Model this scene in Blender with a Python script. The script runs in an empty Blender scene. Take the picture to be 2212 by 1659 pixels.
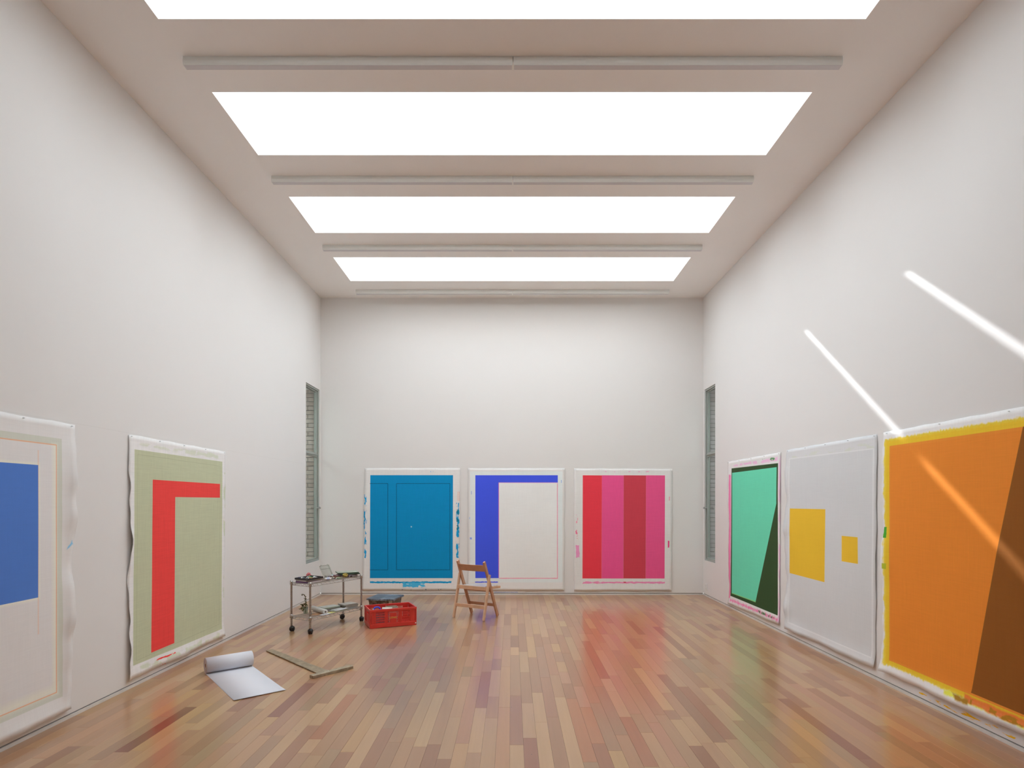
import bpy, math, random
from mathutils import Vector, Matrix
S = bpy.context.scene
COL = S.collection
random.seed(7)

# ------------------------------------------------------------------ camera, world, sun, exposure
F = 1255.0            # focal length in pixels of the 2212 px frame
CX, VY = 1106.0, 1082.0
H = 1.6               # camera height
W = 3.256             # half width of the room
YB = 9.89             # back wall
YF = -3.2             # wall behind the camera
ZC = 5.056            # ceiling
cam = bpy.data.objects.new('camera', bpy.data.cameras.new('camera')); COL.objects.link(cam)
cam.location = (0, 0, H); cam.rotation_euler = (math.pi/2, 0, 0)
cam.data.sensor_width = 36; cam.data.lens = F/2212*36
cam.data.shift_y = (VY-829.5)/2212
cam.data.clip_start = 0.05; cam.data.clip_end = 200
S.camera = cam
wd = bpy.data.worlds.new('world'); S.world = wd; wd.use_nodes = True
bg = wd.node_tree.nodes['Background']
bg.inputs['Color'].default_value = (0.86, 0.94, 1.0, 1); bg.inputs['Strength'].default_value = 4.7
sun = bpy.data.objects.new('sun', bpy.data.lights.new('sun', 'SUN')); COL.objects.link(sun)
SUN_DIR = Vector((1.0, -2.58, -2.19)).normalized()
sun.rotation_euler = SUN_DIR.to_track_quat('-Z', 'Y').to_euler()
sun.data.energy = 6.0; sun.data.angle = math.radians(0.65); sun.data.color = (0.96, 0.97, 1.0)
S.view_settings.view_transform = 'Standard'; S.view_settings.look = 'None'
S.view_settings.exposure = 0.5; S.view_settings.gamma = 1.0; S.view_settings.use_curve_mapping = False
cy = S.cycles
cy.use_denoising = True
cy.max_bounces = 14; cy.diffuse_bounces = 8; cy.glossy_bounces = 4; cy.transmission_bounces = 6; cy.transparent_max_bounces = 16
cy.sample_clamp_indirect = 6.0; cy.caustics_reflective = False; cy.caustics_refractive = False
cy.blur_glossy = 0.5

# ------------------------------------------------------------------ measuring helpers (points in the photo -> metres on known planes)
def LW(u, v): return (F*W/(CX-u), H+(VY-v)*W/(CX-u))      # left wall  -> (y, z)
def RW(u, v): return (F*W/(u-CX), H+(VY-v)*W/(u-CX))      # right wall -> (y, z)
def BW(u, v): return ((u-CX)*YB/F, H+(VY-v)*YB/F)          # back wall  -> (x, z)

# ------------------------------------------------------------------ colour + material helpers
def lin(c):
    r = []
    for x in c:
        x = x/255.0
        r.append(x/12.92 if x <= 0.04045 else ((x+0.055)/1.055)**2.4)
    return r
def alb(c, ref, k=0.80):
    a = lin(c); b = lin(ref)
    return tuple(min(0.93, max(0.004, a[i]/b[i]*k)) for i in range(3))
def new_mat(name):
    m = bpy.data.materials.new(name); m.use_nodes = True
    nt = m.node_tree; b = nt.nodes['Principled BSDF']
    return m, nt, b
def simple(name, col, rough=0.6, metal=0.0, var=0.06, scale=30.0, bump=0.0, coat=0.0, spec=0.5):
    m, nt, b = new_mat(name)
    N = nt.nodes; L = nt.links
    tc = N.new('ShaderNodeTexCoord'); n = N.new('ShaderNodeTexNoise')
    n.inputs['Scale'].default_value = scale; n.inputs['Detail'].default_value = 4
    L.new(tc.outputs['Object'], n.inputs['Vector'])
    mr = N.new('ShaderNodeMapRange'); mr.inputs['To Min'].default_value = 1-var; mr.inputs['To Max'].default_value = 1+var
    mr.inputs['From Min'].default_value = .25; mr.inputs['From Max'].default_value = .75
    L.new(n.outputs['Fac'], mr.inputs['Value'])
    vm = N.new('ShaderNodeVectorMath'); vm.operation = 'SCALE'; vm.inputs[0].default_value = col[:3]
    L.new(mr.outputs[0], vm.inputs['Scale']); L.new(vm.outputs[0], b.inputs['Base Color'])
    b.inputs['Roughness'].default_value = rough; b.inputs['Metallic'].default_value = metal
    b.inputs['Specular IOR Level'].default_value = spec
    if coat: b.inputs['Coat Weight'].default_value = coat; b.inputs['Coat Roughness'].default_value = .15
    if bump:
        bp = N.new('ShaderNodeBump'); bp.inputs['Strength'].default_value = bump; bp.inputs['Distance'].default_value = .004
        L.new(n.outputs['Fac'], bp.inputs['Height']); L.new(bp.outputs[0], b.inputs['Normal'])
    return m
def clear_mat(name, tint=(0.9, 0.95, 0.93), gloss=0.08):
    m = bpy.data.materials.new(name); m.use_nodes = True
    nt = m.node_tree; N = nt.nodes; L = nt.links
    for n in list(N): N.remove(n)
    o = N.new('ShaderNodeOutputMaterial'); t = N.new('ShaderNodeBsdfTransparent'); t.inputs[0].default_value = (*tint, 1)
    g = N.new('ShaderNodeBsdfGlossy'); g.inputs['Roughness'].default_value = .03
    fr = N.new('ShaderNodeFresnel'); fr.inputs['IOR'].default_value = 1.45
    mu = N.new('ShaderNodeMath'); mu.operation = 'ADD'; mu.inputs[1].default_value = gloss*0.3
    L.new(fr.outputs[0], mu.inputs[0])
    ge = N.new('ShaderNodeNewGeometry'); bf = N.new('ShaderNodeMath'); bf.operation = 'SUBTRACT'; bf.inputs[0].default_value = 1
    L.new(ge.outputs['Backfacing'], bf.inputs[1]); m2 = N.new('ShaderNodeMath'); m2.operation = 'MULTIPLY'   # reflect only where light enters the sheet
    L.new(mu.outputs[0], m2.inputs[0]); L.new(bf.outputs[0], m2.inputs[1])
    mx = N.new('ShaderNodeMixShader'); L.new(m2.outputs[0], mx.inputs[0]); L.new(t.outputs[0], mx.inputs[1]); L.new(g.outputs[0], mx.inputs[2])
    L.new(mx.outputs[0], o.inputs[0])
    return m

def layered(name, base, layers, rough=0.75, weave=0.05, wav_bump=0.15, mottle=0.02, spec=0.15):
    """flat paint on cloth or plaster: UV holds metres (along the wall, height).
    layer = dict(poly=[(s,z)..] convex, col, rag=noise amplitude in m, rs=(sx,sz) noise scale, f=feather, op=opacity, patch=threshold)"""
    m, nt, b = new_mat(name); N = nt.nodes; L = nt.links
    uv = N.new('ShaderNodeUVMap'); uv.uv_map = 'UVMap'
    sp = N.new('ShaderNodeSeparateXYZ'); L.new(uv.outputs[0], sp.inputs[0])
    cb = N.new('ShaderNodeCombineXYZ'); L.new(sp.outputs[0], cb.inputs[0]); L.new(sp.outputs[1], cb.inputs[1]); cb.inputs[2].default_value = 1
    cur = None
    def noise(sx, sz, off=0.0, det=4):
        mp = N.new('ShaderNodeMapping'); mp.inputs['Scale'].default_value = (sx, sz, 1); mp.inputs['Location'].default_value = (off, off*1.7, off*.3)
        L.new(uv.outputs[0], mp.inputs['Vector'])
        n = N.new('ShaderNodeTexNoise'); n.inputs['Scale'].default_value = 1.0; n.inputs['Detail'].default_value = det
        L.new(mp.outputs[0], n.inputs['Vector']); return n.outputs['Fac']
    def math_(op, a, c, d=None):
        n = N.new('ShaderNodeMath'); n.operation = op
        for i, x in enumerate((a, c, d)):
            if x is None: continue
            if isinstance(x, (int, float)): n.inputs[i].default_value = x
            else: L.new(x, n.inputs[i])
        return n.outputs[0]
    for li, ly in enumerate(layers):
        P = ly['poly']
        area = sum(P[i][0]*P[(i+1) % len(P)][1]-P[(i+1) % len(P)][0]*P[i][1] for i in range(len(P)))
        if area < 0: P = P[::-1]
        d = None
        for i in range(len(P)):
            (x0, y0), (x1, y1) = P[i], P[(i+1) % len(P)]
            l = math.hypot(x1-x0, y1-y0); nx, ny = -(y1-y0)/l, (x1-x0)/l
            vm = N.new('ShaderNodeVectorMath'); vm.operation = 'DOT_PRODUCT'; vm.inputs[1].default_value = (nx, ny, -(nx*x0+ny*y0))
            L.new(cb.outputs[0], vm.inputs[0])
            d = vm.outputs['Value'] if d is None else math_('MINIMUM', d, vm.outputs['Value'])
        if ly.get('rag'):
            rs = ly.get('rs', (30, 30))
            n = noise(rs[0], rs[1], 3.1*li+len(name), 5)
            d = math_('ADD', d, math_('MULTIPLY', math_('SUBTRACT', n, 0.5), ly['rag']))
        f = ly.get('f', 0.0012)
        mr = N.new('ShaderNodeMapRange'); mr.inputs['From Min'].default_value = -f; mr.inputs['From Max'].default_value = f
        L.new(d, mr.inputs['Value']); fac = mr.outputs[0]
        if ly.get('patch') is not None:
            ps = ly.get('ps', (14, 14))
            n = noise(ps[0], ps[1], 9.3+2.7*li, 4)
            m2 = N.new('ShaderNodeMapRange'); m2.inputs['From Min'].default_value = ly['patch']; m2.inputs['From Max'].default_value = ly['patch']+ly.get('pf', .04)
            L.new(n, m2.inputs['Value']); fac = math_('MULTIPLY', fac, m2.outputs[0])
        if ly.get('op', 1) != 1: fac = math_('MULTIPLY', fac, ly['op'])
        mx = N.new('ShaderNodeMix'); mx.data_type = 'RGBA'
        L.new(fac, mx.inputs[0])
        if cur is None: mx.inputs[6].default_value = (*base, 1)
        else: L.new(cur, mx.inputs[6])
        mx.inputs[7].default_value = (*ly['col'], 1)
        cur = mx.outputs[2]
    # linen: threads vary along both directions
    mul = None
    if weave:
        a = noise(160, 6, 1.3, 2); c = noise(6, 160, 5.3, 2)
        mul = math_('MULTIPLY_ADD', math_('ADD', a, c), weave*2, 1-weave*2)
    if mottle:
        e = math_('MULTIPLY_ADD', noise(2.2, 2.2, 7.7, 3), mottle*2, 1-mottle)
        mul = e if mul is None else math_('MULTIPLY', mul, e)
    if mul is not None:
        vs = N.new('ShaderNodeVectorMath'); vs.operation = 'SCALE'
        if cur is None: vs.inputs[0].default_value = base
        else: L.new(cur, vs.inputs[0])
        L.new(mul, vs.inputs['Scale']); cur = vs.outputs[0]
    if cur is not None: L.new(cur, b.inputs['Base Color'])
    else: b.inputs['Base Color'].default_value = (*base, 1)
    b.inputs['Roughness'].default_value = rough; b.inputs['Specular IOR Level'].default_value = spec
    if wav_bump:
        bp = N.new('ShaderNodeBump'); bp.inputs['Strength'].default_value = wav_bump; bp.inputs['Distance'].default_value = .002
        L.new(noise(250, 250, 2.2, 2), bp.inputs['Height']); L.new(bp.outputs[0], b.inputs['Normal'])
    return m

# ------------------------------------------------------------------ mesh helpers
class MB:
    def __init__(s): s.v = []; s.f = []; s.sm = []; s.mi = []
    def add(s, verts, faces, smooth=False, mi=0):
        o = len(s.v); s.v += [tuple(p) for p in verts]
        for f in faces: s.f.append(tuple(i+o for i in f)); s.sm.append(smooth); s.mi.append(mi)
    def hexa(s, p, mi=0):   # p: 4 bottom ccw, 4 top ccw
        s.add(p, [(3, 2, 1, 0), (4, 5, 6, 7), (0, 1, 5, 4), (1, 2, 6, 5), (2, 3, 7, 6), (3, 0, 4, 7)], mi=mi); return s
    def box(s, x0, x1, y0, y1, z0, z1, mi=0):
        return s.hexa([(x0, y0, z0), (x1, y0, z0), (x1, y1, z0), (x0, y1, z0), (x0, y0, z1), (x1, y0, z1), (x1, y1, z1), (x0, y1, z1)], mi)
    def bar(s, a, b, w, t, up=(0, 0, 1), mi=0):  # rectangular bar from a to b; t measured along up
        a = Vector(a); b = Vector(b); d = (b-a).normalized(); up = Vector(up)
        x = d.cross(up).normalized(); y = x.cross(d).normalized()
        q = [(-w/2, -t/2), (w/2, -t/2), (w/2, t/2), (-w/2, t/2)]
        A = [a+x*i+y*j for i, j in q]; B = [b+x*i+y*j for i, j in q]
        s.add(A+B, [(0, 1, 2, 3), (7, 6, 5, 4), (1, 0, 4, 5), (2, 1, 5, 6), (3, 2, 6, 7), (0, 3, 7, 4)], mi=mi); return s
    def cyl(s, a, b, r, n=12, r2=None, caps=True, mi=0):
        a = Vector(a); b = Vector(b); r2 = r if r2 is None else r2; d = (b-a).normalized()
        x = d.orthogonal().normalized(); y = d.cross(x)
        A = [a+(x*math.cos(2*math.pi*i/n)+y*math.sin(2*math.pi*i/n))*r for i in range(n)]
        B = [b+(x*math.cos(2*math.pi*i/n)+y*math.sin(2*math.pi*i/n))*r2 for i in range(n)]
        s.add(A+B, [(i, (i+1) % n, n+(i+1) % n, n+i) for i in range(n)], True, mi)
        if caps:
            s.add(A, [tuple(range(n))[::-1]], False, mi); s.add(B, [tuple(range(n))], False, mi)
        return s
    def lathe(s, c, prof, n=16, axis=(0, 0, 1), mi=0, smooth=True):
        c = Vector(c); d = Vector(axis).normalized(); x = d.orthogonal().normalized(); y = d.cross(x)
        V = []
        for r, h in prof:
            for i in range(n):
                a = 2*math.pi*i/n; V.append(c+d*h+(x*math.cos(a)+y*math.sin(a))*max(r, 1e-5))
        Fs = []
        for k in range(len(prof)-1):
            for i in range(n):
                Fs.append((k*n+i, k*n+(i+1) % n, (k+1)*n+(i+1) % n, (k+1)*n+i))
        s.add(V, Fs, smooth, mi); return s
    def tube(s, pts, r, n=6, mi=0):
        for i in range(len(pts)-1): s.cyl(pts[i], pts[i+1], r, n, caps=(i in (0, len(pts)-2)), mi=mi)
        return s
    def prism(s, prof, axis_from, axis_to, mi=0):  # closed 2-D profile (list of Vector offsets) swept a->b
        a = Vector(axis_from); b = Vector(axis_to); n = len(prof)
        A = [a+Vector(p) for p in prof]; B = [b+Vector(p) for p in prof]
        s.add(A+B, [(i, (i+1) % n, n+(i+1) % n, n+i) for i in range(n)]+[tuple(range(n))[::-1], tuple(range(n, 2*n))], mi=mi)
        return s
    def mesh(s, name):
        m = bpy.data.meshes.new(name); m.from_pydata(s.v, [], s.f)
        m.polygons.foreach_set('use_smooth', s.sm); m.polygons.foreach_set('material_index', s.mi); m.update(); return m
    def obj(s, name, mats, parent=None, loc=None, rot=None, bevel=0, label=None, kind=None):
        me = s.mesh(name)
        for mt in (mats if isinstance(mats, (list, tuple)) else [mats]): me.materials.append(mt)
        o = bpy.data.objects.new(name, me); COL.objects.link(o)
        if parent: o.parent = parent
        if loc is not None: o.location = loc
        if rot is not None: o.rotation_euler = rot
        if bevel:
            bv = o.modifiers.new('bevel', 'BEVEL'); bv.width = bevel; bv.segments = 2; bv.limit_method = 'ANGLE'
        if label: o['label'] = label
        if kind: o['kind'] = kind
        return o
def tag(o, label, cat, group=None):
    o['label'] = label; o['category'] = cat
    if group: o['group'] = group
    return o
def empty(name, label, cat, loc, rz=0.0, group=None):
    o = bpy.data.objects.new(name, None); COL.objects.link(o); o.empty_display_size = .1
    o.location = loc; o.rotation_euler = (0, 0, rz); return tag(o, label, cat, group)
def set_uv(o, fn):
    me = o.data; uv = me.uv_layers.new(name='UVMap')
    for lp in me.loops: uv.data[lp.index].uv = fn(me.vertices[lp.vertex_index].co)
def noise1(x, seed=0.0):
    return (math.sin(x*1.7+seed*2.1)+math.sin(x*3.1+seed*5.3+1.3)*.6+math.sin(x*6.7+seed*1.9+.4)*.35)/1.95

# ------------------------------------------------------------------ materials
WALLC = (0.805, 0.795, 0.785)
def rect(s0, s1, z0, z1): return [(s0, z0), (s1, z0), (s1, z1), (s0, z1)]
SEAM = (0.70, 0.69, 0.67)
M_wallL = layered('plaster_left', WALLC, [dict(poly=rect(-3, 9.1, 2.176, 2.179), col=SEAM, op=.6)], weave=0, mottle=.008, wav_bump=.05, rough=.85)
M_wallB = layered('plaster_back', WALLC, [dict(poly=rect(-3.2, 3.2, 2.182, 2.185), col=SEAM, op=.35),
    dict(poly=rect(-.55, -.2, .065, .10), col=alb((95, 110, 215), (215, 210, 205)), rag=.05, rs=(25, 60), f=.004, op=.6, patch=.5),
    dict(poly=rect(-.3, .1, .035, .055), col=alb((150, 155, 190), (215, 210, 205)), rag=.03, rs=(15, 60), f=.004, op=.6)], weave=0, mottle=.008, wav_bump=.05, rough=.85)
M_wallR = layered('plaster_right', WALLC, [dict(poly=rect(-3, 9.3, 2.19, 2.193), col=SEAM, op=.3),
    dict(poly=rect(3.2, 4.75, .05, .075), col=alb((205, 150, 30), (185, 178, 178)), rag=.05, rs=(9, 60), f=.003, patch=.54, ps=(7, 40), pf=.02)], weave=0, mottle=.008, wav_bump=.05, rough=.85)
M_plain = simple('plaster_white', WALLC, .85, var=.006, scale=2)
M_front = simple('front_wall_darkened', (0.42, 0.41, 0.40), .85, var=.01, scale=2)  # unseen wall, colour darkened to cut bounce light near the camera
M_ceil = simple('ceiling_paint', (0.92, 0.90, 0.88), .85, var=.006, scale=2)
M_base = simple('skirting_paint', (0.72, 0.70, 0.67), .6, var=.08, scale=8)
M_dark = simple('gap_dark', (0.10, 0.09, 0.085), .8)
M_frame = simple('window_metal', alb((148, 150, 142), (215, 210, 205)), .5, metal=.0, var=.03)
M_glass = clear_mat('window_glass', (0.84, 0.87, 0.84))
M_skyglass = clear_mat('skylight_glass', (0.97, 0.98, 0.98), 0.0)
M_white_metal = simple('white_metal', (0.70, 0.70, 0.68), .4, var=.01)
M_lamp = simple('luminaire_shell', (0.80, 0.82, 0.80), .35, var=.01)
M_diff = simple('luminaire_diffuser', (0.66, 0.65, 0.67), .5, var=.01)

# ------------------------------------------------------------------ room shell
def wall(name, boxes, mat, fn):
    b = MB()
    for q in boxes: b.box(*q)
    o = b.obj(name, mat, kind='structure'); set_uv(o, fn); return o
TH = 0.25
WZ0, WZ1 = 0.597, 3.478            # window slits
WLY0, WLY1 = 9.18, 9.83
WRY0, WRY1 = 9.31, 9.83
BZ = 0.033                          # the walls end just above the floor over a recessed skirting
def side_boxes(sx, y0, y1):
    a, c = (sx*W, sx*(W+TH)); x0, x1 = min(a, c), max(a, c)
    return [(x0, x1, YF, y0, BZ, ZC+.1), (x0, x1, y0, y1, BZ, WZ0), (x0, x1, y0, y1, WZ1, ZC+.1), (*sorted((sx*W, sx*(W+.088))), y1, YB+.3, BZ, ZC+.1)]
wall('wall_left', side_boxes(-1, WLY0, WLY1), M_wallL, lambda c: (c.y, c.z))
wall('wall_right', side_boxes(1, WRY0, WRY1), M_wallR, lambda c: (c.y, c.z))
wall('wall_back', [(-W, W, YB, YB+.3, BZ, ZC+.1)], M_wallB, lambda c: (c.x, c.z))
wall('wall_front', [(-W-TH, W+TH, YF-.2, YF, BZ, ZC+.1)], M_front, lambda c: (c.x, c.z))
# skirting strip in the recess and the dark gap behind it
def skirt(name, a, b, inward):
    a = Vector(a); b = Vector(b); n = Vector(inward); d = (b-a)
    m = MB()
    def bx(o0, o1, z0, z1, mi):
        p = [a+n*o0, b+n*o0, b+n*o1, a+n*o1]
        m.hexa([(q.x, q.y, z0) for q in p]+[(q.x, q.y, z1) for q in p], mi)
    bx(-.06, .003, 0.0, .024, 0)
    bx(-.06, -.012, .024, BZ, 1)
    return m.obj(name, [M_base, M_dark], kind='structure')
skirt('baseboard_left', (-W, YF, 0), (-W, YB, 0), (1, 0, 0))
skirt('baseboard_right', (W, YF, 0), (W, YB, 0), (-1, 0, 0))
skirt('baseboard_back', (-W, YB, 0), (W, YB, 0), (0, -1, 0))

# ceiling with the long skylight shafts
SKY = [(3.275, 4.167), (4.913, 5.807), (6.603, 7.492), (8.247, 9.133)]
SKX = 2.537
ZT = ZC+0.677
ys = sorted(SKY)
cb_ = MB()
cb_.box(-W-TH, -SKX, YF, YB+.3, ZC, ZT); cb_.box(SKX, W+TH, YF, YB+.3, ZC, ZT)
prev = YF
for a, c in ys:
    cb_.box(-SKX, SKX, prev, a, ZC, ZT); prev = c
cb_.box(-SKX, SKX, prev, YB+.3, ZC, ZT)
cb_.obj('ceiling', M_ceil, kind='structure')
for i, (a, c) in enumerate(SKY):
    fr = MB()
    for x in (-SKX-.03, SKX+.03): fr.box(x-.03, x+.03, a-.05, c+.05, ZT, ZT+.006)
    for y in (a-.025, c+.025): fr.box(-SKX, SKX, y-.025, y+.025, ZT, ZT+.006)
    fo = fr.obj('window_%d' % (i+3), M_white_metal, kind='structure')
    n = 5; st = 2*SKX/n
    for k in range(1, n):
        x = -SKX+st*k+.03
        MB().box(x-.05, x+.05, a, c, ZT+.0, ZT+.02).obj('glazing_bar', M_white_metal, fo)
    for k in range(n):
        MB().box(-SKX+st*k+.08*(k > 0), -SKX+st*(k+1)-.02*(k < n-1), a, c, ZT+.001, ZT+.005).obj('pane', M_skyglass, fo)
    lp = bpy.data.lights.new('sky_portal', 'AREA'); lp.shape = 'RECTANGLE'; lp.size = 2*SKX; lp.size_y = c-a
    lp.cycles.is_portal = True
    lo = bpy.data.objects.new('sky_portal', lp); COL.objects.link(lo); lo.location = (0, (a+c)/2, ZT+.06)



# ------------------------------------------------------------------ floor planks
PW = .09
pal = [((188, 157, 128), 22), ((178, 143, 116), 26), ((172, 133, 112), 20), ((165, 122, 99), 14), ((164, 136, 113), 5), ((183, 148, 112), 8), ((146, 103, 85), 5)]
FREF = (224, 220, 216)
def pcol():
    r = random.uniform(0, sum(w for _, w in pal)); 
    for c, w in pal:
        r -= w
        if r <= 0: break
    k = random.uniform(.96, 1.04)
    c = [min(255, (x*.72+q*.28)*k+random.uniform(-2, 2)) for x, q in zip(c, (174, 139, 116))]
    return alb(c, FREF, .80)
def warm(c): return (c[0]*.91, c[1]*.79, c[2]*.60)
def wood_floor_mat():
    m, nt, b = new_mat('floor_planks'); N = nt.nodes; L = nt.links
    at = N.new('ShaderNodeAttribute'); at.attribute_name = 'plank'
    tc = N.new('ShaderNodeTexCoord')
    off = N.new('ShaderNodeAttribute'); off.attribute_name = 'shift'
    va = N.new('ShaderNodeVectorMath'); va.operation = 'ADD'
    L.new(tc.outputs['Object'], va.inputs[0]); L.new(off.outputs['Color'], va.inputs[1])
    mp = N.new('ShaderNodeMapping'); mp.inputs['Scale'].default_value = (40, 1.6, 8); L.new(va.outputs[0], mp.inputs[0])
    n1 = N.new('ShaderNodeTexNoise'); n1.inputs['Scale'].default_value = 1; n1.inputs['Detail'].default_value = 3; n1.inputs['Distortion'].default_value = .6
    L.new(mp.outputs[0], n1.inputs['Vector'])
    mp2 = N.new('ShaderNodeMapping'); mp2.inputs['Scale'].default_value = (9, 1.6, 4); L.new(va.outputs[0], mp2.inputs[0])
    n2 = N.new('ShaderNodeTexNoise'); n2.inputs['Scale'].default_value = 1; n2.inputs['Detail'].default_value = 3; L.new(mp2.outputs[0], n2.inputs['Vector'])
    def mr(x, a, c):
        q = N.new('ShaderNodeMapRange'); q.inputs['From Min'].default_value = .3; q.inputs['From Max'].default_value = .7
        q.inputs['To Min'].default_value = a; q.inputs['To Max'].default_value = c; L.new(x, q.inputs['Value']); return q.outputs[0]
    mu = N.new('ShaderNodeMath'); mu.operation = 'MULTIPLY'; L.new(mr(n1.outputs['Fac'], .965, 1.03), mu.inputs[0]); L.new(mr(n2.outputs['Fac'], .985, 1.015), mu.inputs[1])
    vs = N.new('ShaderNodeVectorMath'); vs.operation = 'SCALE'; L.new(at.outputs['Color'], vs.inputs[0]); L.new(mu.outputs[0], vs.inputs['Scale'])
    # small dark knots
    vo = N.new('ShaderNodeTexVoronoi'); vo.inputs['Scale'].default_value = 1.7; L.new(va.outputs[0], vo.inputs['Vector'])
    k = N.new('ShaderNodeMapRange'); k.inputs['From Min'].default_value = .004; k.inputs['From Max'].default_value = .012
    L.new(vo.outputs['Distance'], k.inputs['Value'])
    mx = N.new('ShaderNodeMix'); mx.data_type = 'RGBA'; mx.inputs[6].default_value = (.09, .05, .035, 1)
    L.new(k.outputs[0], mx.inputs[0]); L.new(vs.outputs[0], mx.inputs[7]); L.new(mx.outputs[2], b.inputs['Base Color'])
    b.inputs['Specular IOR Level'].default_value = .5; b.inputs['Coat Weight'].default_value = .5; b.inputs['Coat Roughness'].default_value = .16; b.inputs['Coat IOR'].default_value = 1.5
    b.inputs['Roughness'].default_value = .28
    return m
M_floor = wood_floor_mat()
LIGHT, DARK, RED, ORG = (190, 158, 130), (138, 92, 78), (150, 102, 82), (182, 138, 108)
over = {  # row -> [(y0, y1, colour)] : planks that stand out in the photo
    -20: [(4.30, 5.10, (140, 92, 78))], -28: [(3.70, 4.51, (132, 82, 66))], -3: [(3.69, 4.49, LIGHT)], 0: [(2.9, 3.81, (188, 156, 128)), (3.81, 4.77, (160, 120, 104))],
    1: [(2.9, 3.92, (155, 108, 92)), (3.92, 4.6, (182, 150, 125))], 2: [(2.9, 4.2, LIGHT), (4.2, 4.85, (186, 155, 126))], 3: [(3.3, 4.3, (165, 128, 106))],
    4: [(2.9, 4.74, (188, 156, 128))], 5: [(3.56, 4.7, (176, 126, 98))], 6: [(2.9, 3.83, (160, 116, 94)), (3.83, 4.5, (176, 128, 100))], 7: [(2.9, 3.72, (186, 156, 120)), (3.72, 4.6, (164, 134, 112))],
    13: [(4.44, 5.56, (192, 160, 126))], -7: [(3.78, 4.85, (190, 160, 130))], -5: [(3.6, 4.3, (180, 148, 122))], -1: [(3.2, 4.5, (184, 144, 116))], 9: [(3.5, 4.3, (170, 120, 96))],
    16: [(3.9, 5.0, (160, 112, 90))], 22: [(3.4, 4.6, (186, 148, 118))], 26: [(3.5, 4.5, (184, 146, 118))], 24: [(3.6, 4.7, (150, 100, 84))], -12: [(3.7, 4.6, (186, 152, 118))], -15: [(3.9, 4.8, (170, 118, 92))],
}
planks = []
x_first = -.015-PW*37
for r in range(-37, 38):
    x0 = -.015+PW*r; x1 = x0+PW
    x0 = max(x0, -W-.05); x1 = min(x1, W+.05)
    if x1-x0 < .01: continue
    fixed = sorted(over.get(r, [])); y = YF+random.uniform(-.5, 0)
    fx = list(fixed)
    while y < YB+.05:
        if fx and y >= fx[0][0]-1e-6:
            a, c, col = fx.pop(0); planks.append((x0, x1, a, c, alb(col, FREF, .80))); y = c; continue
        l = random.choice([.35, .5, .6, .75, .9, 1.05, 1.2, 1.4])*random.uniform(.9, 1.1)
        e = y+l
        if fx and e > fx[0][0]-.18: e = fx[0][0]
        e = min(e, YB+.06)
        if YB-e < .12: e = YB+.06
        planks.append((x0, x1, max(y, YF-.1), e, pcol())); y = e
floor = MB().box(-W-TH, W+TH, YF-.2, YB+.3, -.12, -.018).obj('floor', simple('floor_base', (.12, .08, .06), .8), kind='structure')
def plank_mesh(lst, name, origin):
    m = MB(); cols = []; sh = []
    ox, oy, oz = origin
    for (x0, x1, y0, y1, c) in lst:
        dz = random.uniform(-.0001, .0001); g = .0003; b = .0006
        X0, X1, Y0, Y1 = x0+g-ox, x1-g-ox, y0+g-oy, y1-g-oy; z1 = dz-oz; z0 = -.018-oz
        m.add([(X0, Y0, z0), (X1, Y0, z0), (X1, Y1, z0), (X0, Y1, z0),
               (X0, Y0, z1-b), (X1, Y0, z1-b), (X1, Y1, z1-b), (X0, Y1, z1-b),
               (X0+b, Y0+b, z1), (X1-b, Y0+b, z1), (X1-b, Y1-b, z1), (X0+b, Y1-b, z1)],
              [(0, 1, 5, 4), (1, 2, 6, 5), (2, 3, 7, 6), (3, 0, 4, 7), (4, 5, 9, 8), (5, 6, 10, 9), (6, 7, 11, 10), (7, 4, 8, 11), (8, 9, 10, 11)])
        s = (random.uniform(0, 40), random.uniform(0, 40), random.uniform(0, 40))
        cols += [warm(c)]*12; sh += [s]*12
    me = m.mesh(name)
    a = me.attributes.new('plank', 'FLOAT_COLOR', 'POINT'); q = me.attributes.new('shift', 'FLOAT_VECTOR', 'POINT')
    a.data.foreach_set('color', [v for c in cols for v in (*c, 1)]); q.data.foreach_set('vector', [v for c in sh for v in c])
    me.materials.append(M_floor); return me
def visible(p):
    x0, x1, y0, y1, _ = p
    if y1 < 3.55 or y1 > YB+.2: return 0
    ya = max(y0, 3.48)
    xm = (x0+x1)/2
    if abs(xm) > .885*y1: return 0
    return (1/ya-1/y1)*H*F * PW*F/((ya+y1)/2)
planks.sort(key=visible, reverse=True)
for p in planks[:300]:
    o = ((p[0]+p[1])/2, (p[2]+p[3])/2, -.018)
    ob = bpy.data.objects.new('floor_plank', plank_mesh([p], 'floor_plank', o)); COL.objects.link(ob); ob.location = o; ob.parent = floor
ob = bpy.data.objects.new('far_planks', plank_mesh(planks[300:], 'far_planks', (0, 0, 0))); COL.objects.link(ob); ob.parent = floor; ob['kind'] = 'stuff'

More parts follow.
